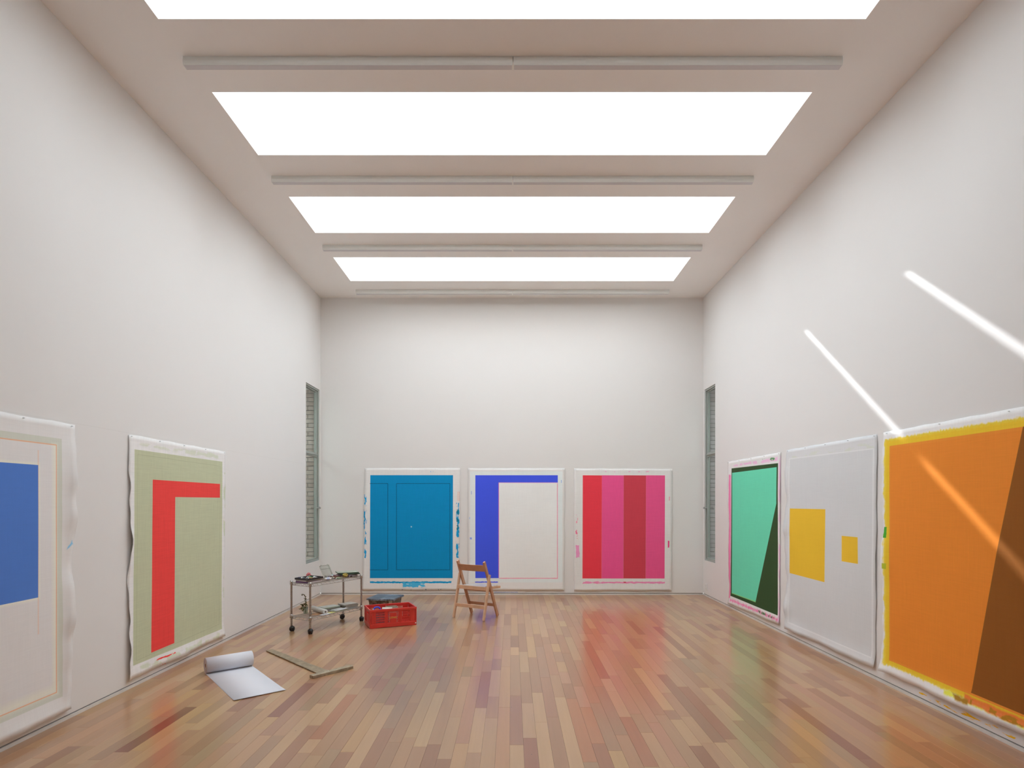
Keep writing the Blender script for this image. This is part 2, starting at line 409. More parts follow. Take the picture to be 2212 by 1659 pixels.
# ------------------------------------------------------------------ slit windows and the brick returns outside
def brick_mat(name, c1, c2):
    m, nt, b = new_mat(name); N = nt.nodes; L = nt.links
    oi = N.new('ShaderNodeObjectInfo'); mx = N.new('ShaderNodeMix'); mx.data_type = 'RGBA'
    mx.inputs[6].default_value = (*c1, 1); mx.inputs[7].default_value = (*c2, 1); L.new(oi.outputs['Random'], mx.inputs[0])
    tc = N.new('ShaderNodeTexCoord'); n = N.new('ShaderNodeTexNoise'); n.inputs['Scale'].default_value = 22; n.inputs['Detail'].default_value = 5
    va = N.new('ShaderNodeVectorMath'); va.operation = 'ADD'; L.new(tc.outputs['Object'], va.inputs[0]); L.new(oi.outputs['Location'], va.inputs[1]); L.new(va.outputs[0], n.inputs['Vector'])
    mr = N.new('ShaderNodeMapRange'); mr.inputs['To Min'].default_value = .82; mr.inputs['To Max'].default_value = 1.18; L.new(n.outputs['Fac'], mr.inputs['Value'])
    vs = N.new('ShaderNodeVectorMath'); vs.operation = 'SCALE'; L.new(mx.outputs[2], vs.inputs[0]); L.new(mr.outputs[0], vs.inputs['Scale'])
    L.new(vs.outputs[0], b.inputs['Base Color']); b.inputs['Roughness'].default_value = .9
    bp = N.new('ShaderNodeBump'); bp.inputs['Strength'].default_value = .4; bp.inputs['Distance'].default_value = .003
    L.new(n.outputs['Fac'], bp.inputs['Height']); L.new(bp.outputs[0], b.inputs['Normal'])
    return m
M_br = {-1: brick_mat('brick_warm', (.26, .205, .17), (.34, .29, .25)), 1: brick_mat('brick_bluish_lit', (.24, .21, .21), (.33, .31, .32))}  # bluish outdoor light is put into the right bricks' colour
M_mortar = simple('mortar', (.06, .056, .052), .95, var=.1)
def slit_window(idx, sx, y0, y1):
    xi = sx*W                                  # inner wall face
    P = lambda d, y, z: (xi+sx*d, y, z)        # d = distance outwards
    def bx(mb, d0, d1, ya, yb, za, zb):
        a, c = sorted((xi+sx*d0, xi+sx*d1)); mb.box(a, c, ya, yb, za, zb); return mb
    zm = 2.375
    fr = MB()
    fw = .035
    bx(fr, .012, .085, y1-fw, y1, WZ0, WZ1); bx(fr, .012, .085, y0, y0+fw, WZ0, WZ1)
    bx(fr, .012, .085, y0+fw, y1-fw, WZ0, WZ0+.03); bx(fr, .012, .085, y0+fw, y1-fw, WZ1-.03, WZ1)
    fo = fr.obj('window_%d' % idx, M_frame, bevel=.003, kind='structure')
    bx(MB(), .018, .08, y0+fw, y1-fw, zm-.012, zm+.012).obj('transom', M_frame, fo, bevel=.003)
    for (za, zb, nm) in ((WZ0+.03, zm-.012, 'lower_sash'), (zm+.012, WZ1-.03, 'upper_sash')):
        s = MB(); t = .022
        bx(s, .03, .07, y0+fw, y0+fw+t, za, zb); bx(s, .03, .07, y1-fw-t, y1-fw, za, zb)
        bx(s, .03, .07, y0+fw+t, y1-fw-t, za, za+t); bx(s, .03, .07, y0+fw+t, y1-fw-t, zb-t, zb)
        so = s.obj(nm, M_frame, fo, bevel=.002)
        bx(MB(), .047, .053, y0+fw+t, y1-fw-t, za+t, zb-t).obj('pane', M_glass, so)
        if nm == 'lower_sash':
            h = MB(); y = y1-fw-.015
            h.cyl(P(.03, y, 1.48), P(-.02, y, 1.48), .008, 10); h.bar(P(-.02, y+.004, 1.495), P(-.02, y-.045, 1.47), .012, .016)
            h.cyl(P(-.022, y, 1.48), P(-.034, y, 1.48), .014, 12)
            h.obj('latch', M_white_metal and simple('latch_metal', (.42, .42, .42), .35, metal=.8), so)
            for z in (.80, 1.48, 2.18):
                MB().cyl(P(.012, y0+fw+.004, z-.03), P(.012, y0+fw+.004, z+.03), .009, 8).obj('hinge', M_frame, so)
    # brick return wall facing the room side, built brick by brick
    yb = y1+.012
    bw = MB(); a, c = sorted((xi+sx*.09, xi+sx*1.75)); bw.box(a, c, yb, yb+.2, -.1, 3.75)
    bo = bw.obj('brick_wall', M_mortar)
    bo['label'] = 'brick return wall outside the %s slit window' % ('left' if sx < 0 else 'right'); bo['category'] = 'wall'
    me = MB().box(-.1035, .1035, -.011, .011, -.031, .031).mesh('brick'); me.materials.append(M_br[sx])
    half = MB().box(-.0465, .0465, -.011, .011, -.031, .031).mesh('brick'); half.materials.append(M_br[sx])
    k = 0
    for r in range(int((3.75-.30)/.0725)):
        z = .34+r*.0725; x = xi+sx*.094; first = r % 2
        d = 0.0
        while d < 1.25:
            l = .103 if (first and d == 0) else .217
            ob = bpy.data.objects.new('brick', half if l < .2 else me); COL.objects.link(ob)
            ob.location = (x+sx*(d+l/2), yb-.008+random.uniform(-.002, .002), z); ob.parent = bo
            d += l
    # outer jamb and soffit
    j = MB(); bx(j, TH+.002, 1.6, YB-.9, y1, 3.56, 3.66); j.obj('trim_%d' % idx, simple('soffit', (.55, .54, .50), .8), kind='structure')
    g = MB(); bx(g, TH, 3.4, YB-3.5, YB+.2, -.12, .02); g.obj('trim_%d' % (idx+2), simple('outside_paving', (.42, .40, .37), .9), kind='structure')
slit_window(1, -1, WLY0, WLY1)
slit_window(2, 1, WRY0, WRY1)

# unseen walls added outside both slit windows to cut their light spill
for k_, sx in ((1, -1), (2, 1)):
    a, c = sorted((sx*5.3, sx*5.5)); MB().box(a, c, 4, 13, -.12, 3.6).obj('wall_light_block_%s' % ('left' if sx < 0 else 'right'), simple('light_block_wall', (.42, .39, .36), .9), kind='structure')
# ------------------------------------------------------------------ luminaires on the ceiling
FIX = [4.514, 6.175, 7.84, 9.50]
ord_ = ['nearest', 'second', 'third', 'farthest']
proto = None
for i, y in enumerate(FIX):
    for s in (-1, 1):
        L_ = 2.558
        x0, x1 = (-L_, .004) if s < 0 else (.012, L_+.012)
        lab = '%s half of the %s grey linear ceiling light%s' % ('left' if s < 0 else 'right', {0: 'nearest, largest looking', 1: 'second nearest', 2: 'third nearest', 3: 'farthest'}[i], ', beside the back wall' if i == 3 else '')
        t = empty('ceiling_light', lab, 'light', ((x0+x1)/2, y, ZC), 0, 'linear lights between the skylights')
        hl = (x1-x0)/2
        prof = [(0, 0, 0), (0, .062, 0), (0, .062, -.058), (0, .054, -.066), (0, .004, -.066), (0, -.002, -.054), (0, -.004, -.036), (0, -.002, -.014)]
        MB().prism(prof, (-hl+.004, 0, 0), (hl-.004, 0, 0)).obj('housing', M_lamp, t)
        MB().box(-hl+.006, hl-.006, .006, .052, -.0685, -.064).obj('diffuser', M_diff, t, label='flat lilac grey diffuser')
        pe = [(0, p[1]*1.02-.0005, p[2]*1.03) for p in prof]
        for e in (-1, 1):
            MB().prism(pe, (e*(hl-.004), 0, 0), (e*hl, 0, 0)).obj('end_cap', M_lamp, t)

# ------------------------------------------------------------------ unstretched canvases pinned to the walls
def canvas(name, label, side, corners, mat, gap=.006, curl=(.02, .02, .012, .01), seed=0.0, pins=True, wob=.004, cat='painting', edgew=.10):
    """corners TL,TR,BR,BL in (s,z) ; curl = max lift at s-low edge, s-high edge, bottom, top"""
    TL, TR, BR, BL = corners
    NS, NZ = 40, 56
    V = []; UV = []
    s_mid = (BL[0]+BR[0])/2; z_b = min(BL[1], BR[1])
    def world(s, z, d):
        if side == 'L': return Vector((-W+d, s, z))
        if side == 'R': return Vector((W-d, s, z))
        return Vector((s, YB-d, z))
    org = world(s_mid, z_b, 0)
    wid = math.hypot(TR[0]-TL[0], 0); hei = TL[1]-BL[1]
    for j in range(NZ+1):
        b = j/NZ
        for i in range(NS+1):
            a = i/NS
            s = (TL[0]*(1-a)+TR[0]*a)*(1-b)+(BL[0]*(1-a)+BR[0]*a)*b
            z = (TL[1]*(1-a)+TR[1]*a)*(1-b)+(BL[1]*(1-a)+BR[1]*a)*b
            e0 = max(0, 1-a*wid/edgew)**1.6; e1 = max(0, 1-(1-a)*wid/edgew)**1.6
            eb = max(0, 1-(1-b)*hei/.16)**1.6; et = max(0, 1-b*hei/.05)
            w0 = .45+.55*noise1(z*4.1, seed+1); w1 = .45+.55*noise1(z*3.7, seed+2)
            tp = min(1, b*6)          # pinned along the top
            d = gap+.004*(.5+.5*noise1(s*2.3+z*1.1, seed))*tp
            d += curl[0]*e0*max(0, w0)*tp+curl[1]*e1*max(0, w1)*tp+curl[2]*eb*(.6+.4*noise1(s*3.1, seed+3))+curl[3]*et*(.3+.3*noise1(s*9, seed+4))
            # outline wobble and draw-in where the edge curls
            if i == 0: s += wob*noise1(z*7, seed+5)+curl[0]*.3*max(0, w0)*tp
            if i == NS: s += wob*noise1(z*6, seed+6)-curl[1]*.3*max(0, w1)*tp
            if j == 0: z += wob*.6*noise1(s*9, seed+7)
            if j == NZ: z += wob*noise1(s*5, seed+8)
            V.append(world(s, z, d)-org); UV.append((s, z))
    Fs = []
    for j in range(NZ):
        for i in range(NS):
            q = (j*(NS+1)+i, (j+1)*(NS+1)+i, (j+1)*(NS+1)+i+1, j*(NS+1)+i+1)
            Fs.append(q if side in 'B' else (q[::-1] if side == 'R' else q))
    if side == 'R': Fs = [f[::-1] for f in Fs]; 
    me = bpy.data.meshes.new(name); me.from_pydata(V, [], Fs); me.update()
    # make normals face the room
    want = {'L': Vector((1, 0, 0)), 'R': Vector((-1, 0, 0)), 'B': Vector((0, -1, 0))}[side]
    if me.polygons[len(me.polygons)//2].normal.dot(want) < 0: me.flip_normals()
    uv = me.uv_layers.new(name='UVMap')
    for lp in me.loops: uv.data[lp.index].uv = UV[lp.vertex_index]
    me.polygons.foreach_set('use_smooth', [True]*len(me.polygons)); me.materials.append(mat)
    o = bpy.data.objects.new(name, me); COL.objects.link(o); o.location = org
    sd = o.modifiers.new('thickness', 'SOLIDIFY'); sd.thickness = .0014; sd.offset = -1
    tag(o, label, cat)
    if pins:
        n = 5
        for k in range(n):
            a = .02+.96*k/(n-1); s = TL[0]*(1-a)+TR[0]*a; z = TL[1]*(1-a)+TR[1]*a-.014
            p0 = world(s, z, .002)-org; p1 = world(s, z, gap+.014)-org
            MB().cyl(p0, p1, .0028, 8).obj('pushpin', M_pin, o)
    return o
M_pin = simple('pin_metal', (.5, .5, .5), .35, metal=.8)
def rl(fn, pts): return [fn(u, v) for u, v in pts]
def outline(P, t):   # thin strips along the sides of a quad
    r = []
    for i in range(4):
        (x0, y0), (x1, y1) = P[i], P[(i+1) % 4]
        l = math.hypot(x1-x0, y1-y0); nx, ny = -(y1-y0)/l*t/2, (x1-x0)/l*t/2
        r.append([(x0+nx, y0+ny), (x1+nx, y1+ny), (x1-nx, y1-ny), (x0-nx, y0-ny)])
    return r
CAN = (0.86, 0.855, 0.85)
# --- back wall, teal
RB = (216, 212, 206)
A = lambda c: alb(c, RB, .95)
ol = rl(BW, [(788.2, 1011.5), (994.4, 1011.5), (991.5, 1274.7), (782.8, 1274.7)])
TEAL = A((0, 126, 172)); TEALD = A((0, 74, 104))
f = rl(BW, [(800.1, 1026.4), (978.7, 1026.4), (977.9, 1248.8), (799.3, 1248.8)])
def q4(fn, u0, v0, u1, v1): return rl(fn, [(u0, v0), (u1, v0), (u1, v1), (u0, v1)])
lay = [dict(poly=f, col=TEAL)]
for P in outline(q4(BW, 790, 1044.5, 838, 1230.9), .009)[0:3]+outline(q4(BW, 856.6, 1044.5, 972, 1230.7), .009):
    lay.append(dict(poly=P, col=TEALD, rag=.004, rs=(40, 40), f=.003))
lay.append(dict(poly=q4(BW, 780, 1020, 799, 1240), col=CAN))           # clears the half rectangle left of the field
lay.append(dict(poly=q4(BW, 887.5, 1136.6, 889.9, 1139), col=(.5, .75, .8), f=.004))
SM = A((20, 140, 185)); SM2 = A((70, 165, 200))
lay += [dict(poly=q4(BW, 800, 1255.8, 975, 1259.5), col=SM, rag=.035, rs=(18, 60), f=.002),
        dict(poly=q4(BW, 870, 1257, 918, 1269), col=SM2, rag=.08, rs=(12, 30), f=.006, patch=.44, ps=(12, 30)),
        dict(poly=q4(BW, 868, 1272, 962, 1276), col=A((40, 100, 140)), rag=.03, rs=(60, 40), f=.002, patch=.58, ps=(60, 20)),
        dict(poly=q4(BW, 786.5, 1068, 792, 1205), col=SM, rag=.04, rs=(40, 12), f=.002, patch=.50, ps=(30, 8)),
        dict(poly=q4(BW, 985.5, 1086, 992.5, 1205), col=SM, rag=.02, rs=(40, 12), f=.002, patch=.47, ps=(30, 9)),
        dict(poly=q4(BW, 986.5, 1100, 991, 1150), col=A((20, 110, 135)), rag=.02, rs=(40, 20), f=.002, patch=.50, ps=(20, 14)),
        dict(poly=q4(BW, 989, 1062, 989.7, 1082), col=A((235, 140, 110))), dict(poly=q4(BW, 992, 1062, 992.7, 1082), col=A((235, 140, 110))),
        dict(poly=q4(BW, 930, 1018, 942, 1020), col=SM, rag=.02, rs=(20, 40), f=.003, patch=.5)]
canvas('painted_canvas', 'teal painting with two dark outlined rectangles, leftmost on the back wall', 'B', ol, layered('canvas_teal', CAN, lay, weave=.07), seed=1.1, curl=(.012, .012, .01, .012))
# --- back wall, indigo with white panel
ol = rl(BW, [(1011, 1011.8), (1220, 1011.8), (1219, 1275.5), (1010.5, 1275.5)])
BLU = A((64, 82, 222)); PNK = A((238, 150, 165))
lay = [dict(poly=q4(BW, 1015.5, 1018, 1215, 1258), col=A((206, 209, 211))),
       dict(poly=q4(BW, 1026.9, 1026.6, 1204.9, 1248.7), col=BLU),
       dict(poly=q4(BW, 1077.5, 1042.7, 1204.9, 1249.5), col=A((212, 210, 207))),
       dict(poly=q4(BW, 1077.3, 1042.3, 1204, 1043.2), col=PNK, f=.002), dict(poly=q4(BW, 1077, 1042.5, 1078.1, 1248), col=A((225, 120, 150)), f=.002),
       dict(poly=q4(BW, 1203.2, 1044, 1204.9, 1250), col=PNK, f=.003, rag=.004), dict(poly=q4(BW, 1078, 1248.2, 1204.5, 1250), col=A((238, 140, 158)), rag=.01, rs=(10, 40), f=.003),
       dict(poly=q4(BW, 1026, 1256, 1076, 1258.4), col=BLU, rag=.015, rs=(40, 60), f=.002),
       dict(poly=q4(BW, 1018, 1061, 1019, 1068), col=A((120, 135, 190)), f=.004), dict(poly=q4(BW, 1015.5, 1161, 1019, 1165), col=A((120, 140, 215)), rag=.02, f=.004),
       dict(poly=q4(BW, 1014, 1117, 1015, 1121), col=A((130, 160, 200)), f=.004), dict(poly=q4(BW, 1212, 1037, 1213, 1043), col=A((100, 140, 200)), f=.004)]
canvas('painted_canvas', 'indigo corner shape around a blank off-white panel, middle painting of the back wall', 'B', ol, layered('canvas_indigo', CAN, lay, weave=.035), seed=2.3, curl=(.01, .01, .01, .012))
# --- back wall, red and pink stripes
ol = rl(BW, [(1239.8, 1012.3), (1452.3, 1013), (1450.4, 1276), (1239.6, 1276)])
E = [1258.8, 1300.1, 1347.2, 1395.3, 1436.2]; CS = [(220, 58, 70), (238, 78, 128), (188, 62, 74), (234, 80, 126)]
lay = [dict(poly=rl(BW, [(E[i], 1026.7), (E[i+1], 1027), (E[i+1]-.9, 1249.6), (E[i]-.8, 1249.4)]), col=A(CS[i])) for i in range(4)]
lay += [dict(poly=q4(BW, 1259, 1256.4, 1436, 1260), col=A((236, 130, 165)), rag=.05, rs=(14, 50), f=.003),
        dict(poly=q4(BW, 1347, 1256.6, 1352, 1259), col=A((190, 70, 85)), f=.004),
        dict(poly=q4(BW, 1244, 1178, 1251, 1204), col=A((240, 140, 175)), rag=.06, rs=(30, 10), f=.004), dict(poly=q4(BW, 1242, 1112, 1249, 1165), col=A((225, 110, 140)), rag=.03, rs=(40, 14), f=.003, patch=.55, ps=(30, 14)),
        dict(poly=q4(BW, 1442.3, 1168, 1445.5, 1183), col=A((230, 60, 120)), rag=.02, rs=(40, 20), f=.003), dict(poly=q4(BW, 1445, 1073, 1446.3, 1081), col=A((220, 120, 140)), f=.005),
        dict(poly=q4(BW, 1300, 1018, 1405, 1020), col=A((235, 160, 180)), rag=.03, rs=(14, 40), f=.003, patch=.56)]
canvas('painted_canvas', 'red, pink and crimson vertical stripes painting, rightmost on the back wall', 'B', ol, layered('canvas_stripes', CAN, lay, weave=.06), seed=3.9, curl=(.012, .01, .012, .012))
# --- left wall, sage with red right angle
RD = (188, 182, 183); A = lambda c: alb(c, RD, .84)
ol = rl(LW, [(275.5, 938), (485.3, 976), (481.7, 1373), (270.8, 1471.6)])
SAGE = A((158, 157, 133)); REDC = A((202, 58, 56))
SG2 = A((172, 172, 155))
fd = rl(LW, [(288.8, 970.5), (478.8, 997.3), (477, 1358.5), (285.2, 1438.4)])
lay = [dict(poly=rl(LW, [(297, 962), (470, 991), (470, 982), (300, 958)]), col=SG2, rag=.08, rs=(5, 18), f=.01, op=.7, patch=.42, ps=(8, 20)),
       dict(poly=rl(LW, [(300, 1440), (470, 1370), (468, 1377), (310, 1448)]), col=SG2, rag=.10, rs=(6, 14), f=.01, op=.85, patch=.42, ps=(10, 8)),
       dict(poly=rl(LW, [(336, 1424), (375, 1408), (375, 1411), (334, 1428)]), col=REDC, rag=.02, rs=(20, 60), f=.002, patch=.45),
       dict(poly=rl(LW, [(318, 1446), (372, 1424), (372, 1430), (318, 1450)]), col=REDC, rag=.03, rs=(60, 20), f=.002, patch=.60, ps=(50, 10)),
       dict(poly=rl(LW, [(481, 1020), (485, 1021), (484, 1290), (480, 1292)]), col=SG2, rag=.03, rs=(30, 8), f=.004, patch=.5, ps=(14, 5)),
       dict(poly=fd, col=SAGE)]
for P in outline(rl(LW, [(295.5, 981.5), (474, 1007), (472, 1348), (293, 1427)]), .004): lay.append(dict(poly=P, col=A((140, 140, 115)), f=.0015, op=.8))
lay += [dict(poly=rl(LW, [(327.9, 1036), (473.4, 1045.4), (473.4, 1075.1), (327.5, 1073)]), col=REDC),
        dict(poly=rl(LW, [(327.9, 1040), (376.8, 1050), (374.6, 1389.1), (325, 1410.1)]), col=REDC)]
canvas('painted_canvas', 'sage green painting with a red upside-down L, beside the paper roll', 'L', ol, layered('canvas_sage', CAN, lay, weave=.09), seed=4.4, curl=(.045, .008, .03, .012), wob=.006)
# --- left wall, blue rectangle with orange outlines (near, cut by the frame)
RE_ = (176, 168, 168); A = lambda c: alb(c, RE_, .84)
yr_t, z_t = LW(159.5, 917.8); yr_b, z_b = LW(146.5, 1532)
ol = [(2.55, z_t), (yr_t, z_t), (yr_b, z_b), (2.55, z_b)]
OR = A((218, 128, 92)); ORL = A((214, 178, 166))
y1, z1 = LW(119.5, 961); _, z0 = LW(114.6, 1498)
yb_, zb1 = LW(80.4, 1004.5); _, zb0 = LW(78.5, 1291)
yo, zo1 = LW(131, 948)
gry = A((165, 160, 152))
lay = [dict(poly=rect(2.6, yo, z0-.045, zo1), col=gry), dict(poly=rect(2.65, y1, z0, z1), col=A((177, 168, 168))),
       dict(poly=rect(2.65, y1, z0, z0+.05), col=ORL, f=.03), dict(poly=rect(y1-.03, y1, z0, z1), col=ORL, f=.02),
       dict(poly=rect(2.65, y1, z1-.004, z1+.002), col=OR, f=.003), dict(poly=rect(2.65, y1, z0-.002, z0+.004), col=OR, f=.003), dict(poly=rect(y1-.003, y1+.003, z0, z1), col=OR, f=.003),
       dict(poly=rect(2.9, yb_+.012, zb0-.012, zb1+.012), col=ORL, f=.012), dict(poly=rect(yb_-.002, yb_+.003, zb0-.25, zb1+.1), col=OR, f=.005, op=.6),
       dict(poly=rect(2.9, yb_, zb0, zb1), col=A((66, 96, 158))),
       dict(poly=[LW(141, 1186), LW(151, 1175), LW(149, 1166)], col=A((110, 150, 205)), rag=.02, f=.004)]
canvas('painted_canvas', 'blue rectangle framed by thin orange lines, painting at the left edge of the picture', 'L', ol, layered('canvas_blue', CAN, lay, weave=.03), seed=5.7, curl=(.03, .06, .03, .012), wob=.006, edgew=.14)
# --- right wall, mint and dark green
RF = (196, 186, 187); A = lambda c: alb(c, RF, .84)
ol = rl(RW, [(1573.2, 997.6), (1687.5, 977), (1685.5, 1350), (1577.4, 1304.5)])[0:4]
DG = A((48, 66, 40)); MINT = A((95, 182, 152)); PK = A((224, 110, 150)); PK2 = A((232, 160, 185))
lay = [dict(poly=rl(RW, [(1576, 1026), (1580, 1026), (1579.5, 1292), (1576.5, 1292)]), col=PK, rag=.03, rs=(20, 10), f=.01, patch=.30, ps=(10, 4)),
       dict(poly=rl(RW, [(1585, 1005), (1680, 988), (1680, 995), (1585, 1008)]), col=PK2, rag=.06, rs=(8, 20), f=.01, patch=.42, ps=(8, 14)),
       dict(poly=rl(RW, [(1640, 992), (1676, 987), (1676, 993), (1650, 996)]), col=A((90, 130, 90)), rag=.05, rs=(12, 30), f=.004, patch=.55, ps=(10, 20)),
       dict(poly=rl(RW, [(1684, 985), (1687, 985), (1686, 1345), (1683, 1345)]), col=PK2, rag=.03, rs=(20, 10), f=.006, patch=.45, ps=(10, 3)),
       dict(poly=rl(RW, [(1580, 1293), (1683, 1336), (1683, 1342), (1580, 1298)]), col=PK, rag=.09, rs=(26, 9), f=.012, patch=.34, ps=(40, 6), pf=.1),
       dict(poly=rl(RW, [(1640, 1318), (1676, 1334), (1676, 1338), (1640, 1323)]), col=A((60, 100, 60)), rag=.03, rs=(26, 9), f=.008, patch=.5, ps=(30, 6)),
       dict(poly=rl(RW, [(1581.3, 1011.8), (1681.9, 1000.4), (1681.6, 1329.7), (1579.5, 1287)]), col=DG),
       dict(poly=rl(RW, [(1582.6, 1021.4), (1678.8, 1009.1), (1678.4, 1087.8), (1633.3, 1301), (1582, 1281.8)]), col=MINT),
       dict(poly=rl(RW, [(1582.4, 1280.5), (1634, 1299), (1633.3, 1301), (1582, 1282)]), col=A((120, 175, 110)))]
canvas('painted_canvas', 'mint green polygon on dark green with pink smeared margins, farthest on the right wall', 'R', ol, layered('canvas_mint', CAN, lay, weave=.05), seed=6.1, curl=(.02, .008, .02, .012))
# --- right wall, pale grey with two yellow rectangles
RG = (194, 187, 188); A = lambda c: alb(c, RG, .84)
ol = rl(RW, [(1700.8, 972.4), (1896.6, 937.5), (1893, 1443.3), (1702.6, 1358.7)])
YEL = A((212, 160, 46)); 
inner = rl(RW, [(1708, 993), (1887, 971), (1884, 1419), (1708, 1343)])
lay = [dict(poly=rl(RW, [(1712, 984), (1890, 956), (1890, 966), (1712, 990)]), col=A((182, 180, 172)), rag=.08, rs=(7, 18), f=.01, patch=.5, ps=(5, 14), op=.7),
       dict(poly=inner, col=A((181, 177, 180))),
       dict(poly=rl(RW, [(1708.2, 1098.3), (1784.4, 1100), (1782.6, 1257.7), (1707.8, 1238)]), col=YEL),
       dict(poly=rl(RW, [(1819.7, 1157.4), (1854.6, 1160.5), (1855.3, 1218.2), (1819.7, 1212.3)]), col=YEL)]
for P in outline(rl(RW, [(1706.5, 991), (1888.5, 969), (1885.5, 1421), (1706.5, 1345)]), .010): lay.append(dict(poly=P, col=A((196, 191, 194)), op=.8))
canvas('painted_canvas', 'pale grey painting with a large and a small yellow rectangle on the right wall', 'R', ol, layered('canvas_yellow', alb((190, 185, 188), RG, .80), lay, weave=.03), seed=7.7, curl=(.05, .008, .03, .012), wob=.006)
# --- right wall, orange and brown (near, cut by the frame)
RH = (182, 174, 174); A = lambda c: alb(c, RH, .84)
yl_t, zt_ = RW(1910.6, 934.6); yl_b, zb_ = RW(1911.5, 1449.8)
_, zt2 = RW(2212, 878.3); _, zb2 = RW(2212, 1584.6)
ol = [(yl_t, zt_), (2.5, zt2), (2.5, zb2+.004), (yl_b, zb_)]
ORG_ = A((210, 112, 42)); OYE = A((216, 152, 40)); BRN = A((118, 68, 26)); ORD = A((222, 92, 46))
yk, zk = RW(1923.6, 963.5)
yb2, zq = RW(2100.7, 1507.6); yb1, zq1 = RW(2212, 939.4)
mpt = RW(2158, 1180)
lay = [dict(poly=rect(2.3, yl_t-.02, zb_+.072, zt_-.062), col=A((214, 166, 60)), rag=.06, rs=(34, 14), f=.008),
       dict(poly=rect(2.3, yl_t-.035, zb_+.085, zt_-.075), col=OYE, rag=.03, rs=(30, 16), f=.014),
       dict(poly=rect(2.3, yk, zb_+.115, zk), col=ORG_, f=.002),
       dict(poly=rect(2.3, yk-.02, zb_+.13, zk-.02), col=A((208, 109, 40)), f=.002),
       dict(poly=rect(2.3, 4.35, zb_+.045, zb_+.075), col=A((226, 190, 70)), rag=.05, rs=(30, 8), f=.01),
       dict(poly=rect(2.3, yb2+.05, zb_+.05, zb_+.105), col=ORD, rag=.03, rs=(12, 20), f=.008, op=.9),
       dict(poly=rect(2.3, yb2, zb_+.05, zb_+.085), col=A((150, 100, 30)), rag=.05, rs=(14, 10), f=.006, patch=.45, ps=(9, 12)),
       dict(poly=[RW(2065, 1498), RW(2098, 1512), RW(2098, 1524), RW(2072, 1512)], col=A((140, 100, 36)), rag=.02, f=.01),
       dict(poly=[(2.3, zb_+.13), (yb2, zb_+.13), (mpt[0], mpt[1]), (yb1, zk-.0), (2.3, zk)], col=BRN),
       dict(poly=rect(yl_t-.045, yl_t-.01, *sorted((RW(1916, 1138)[1], RW(1916, 1162)[1]))), col=A((60, 130, 40)), rag=.01, f=.002),
       dict(poly=rect(yl_t-.05, yl_t-.01, *sorted((RW(1916, 1217)[1], RW(1916, 1229)[1]))), col=A((150, 150, 40)), f=.002)]
canvas('painted_canvas', 'large orange painting with a slanted brown area at the right edge of the picture', 'R', ol, layered('canvas_orange', alb((196, 190, 194), RH, .80), lay, weave=.05), seed=8.2, curl=(.03, .02, .035, .012), wob=.006)

# outlet low on the right wall
o_y, o_z = RW(1526.3, 1268)
t = empty('wall_outlet', 'small white socket plate low on the right wall near the back corner', 'outlet', (W, o_y, o_z))
MB().box(-.012, 0, -.04, .04, -.055, .055).obj('plate', simple('socket_white', (.78, .77, .75), .4, var=.01), t, bevel=.004)
s_ = MB()
for zz in (-.024, .024): s_.box(-.0145, -.011, -.018, .018, zz-.016, zz+.016)
s_.obj('socket_face', simple('socket_face', (.70, .69, .67), .4, var=.01), t, bevel=.001)

# ------------------------------------------------------------------ folding chair
M_chair = simple('chair_beech', alb((186, 148, 118), (214, 208, 202), .9), .45, var=.14, scale=9)
M_chair2 = simple('chair_beech_dark', alb((168, 124, 96), (214, 208, 202), .9), .45, var=.14, scale=9)
rz = math.atan2(.866, .5)-math.pi/2      # local +y points where the chair faces
ch = empty('folding_chair', 'wooden folding chair standing with its back to the camera', 'chair', (-.49, 8.01, 0), rz)
# front posts: from front foot up to the back top; local x = sideways, y = facing direction
ff, ft = .205, -.142
for s in (-1, 1):
    MB().bar((s*.215, ff, .004), (s*.215, ft, .782), .024, .046, up=(0, 1, 0)).obj('leg', M_chair2, ch, bevel=.004)
    MB().bar((s*.243, -.195, .004), (s*.243, -.048, .602), .024, .040, up=(0, 1, 0)).obj('leg', M_chair, ch, bevel=.004)
    MB().cyl((s*.20, -.058, .585), (s*.258, -.058, .585), .006, 10).obj('pivot_bolt', M_pin, ch)
# curved back slat
b = MB(); n = 12; V = []
for i in range(n+1):
    x = -.203+.406*i/n; bow = -.022*(1-(x/.203)**2)
    for (yy, zz) in ((-.125+.010, .735), (-.125-.010, .735), (-.085-.010, .645), (-.085+.010, .645)):
        V.append((x, yy+bow, zz))
Fq = [(0, 1, 2, 3), (4*n+3, 4*n+2, 4*n+1, 4*n)]
for i in range(n):
    for k in range(4): Fq.append((4*i+k, 4*(i+1)+k, 4*(i+1)+(k+1) % 4, 4*i+(k+1) % 4))
b.add(V, Fq); b.obj('backrest', M_chair2, ch, bevel=.003)
for s in (-1, 1): MB().bar((s*.190, -.09, .418), (s*.205, .285, .395), .022, .034).obj('seat_rail', M_chair, ch, bevel=.003)
MB().bar((-.232, -.115, .418), (.232, -.115, .418), .020, .050).obj('seat_back_rail', M_chair, ch, bevel=.003)
M_seat = simple('seat_pale', (.50, .46, .42), .35, var=.08, scale=9)
for k in range(4):
    y = -.05+.088*k
    MB().box(-.19, .19, y-.037, y+.037, .428-.0055*k, .440-.0055*k).obj('seat_slat', M_seat, ch, bevel=.004)
MB().bar((-.20, .03, .378), (.20, .03, .378), .024, .042).obj('cross_rail', M_chair2, ch, bevel=.003)
MB().bar((-.232, -.152, .175), (.232, -.152, .175), .020, .045).obj('stretcher', M_chair, ch, bevel=.003)
MB().bar((-.205, .132, .165), (.205, .132, .165), .020, .040).obj('stretcher', M_chair2, ch, bevel=.003)

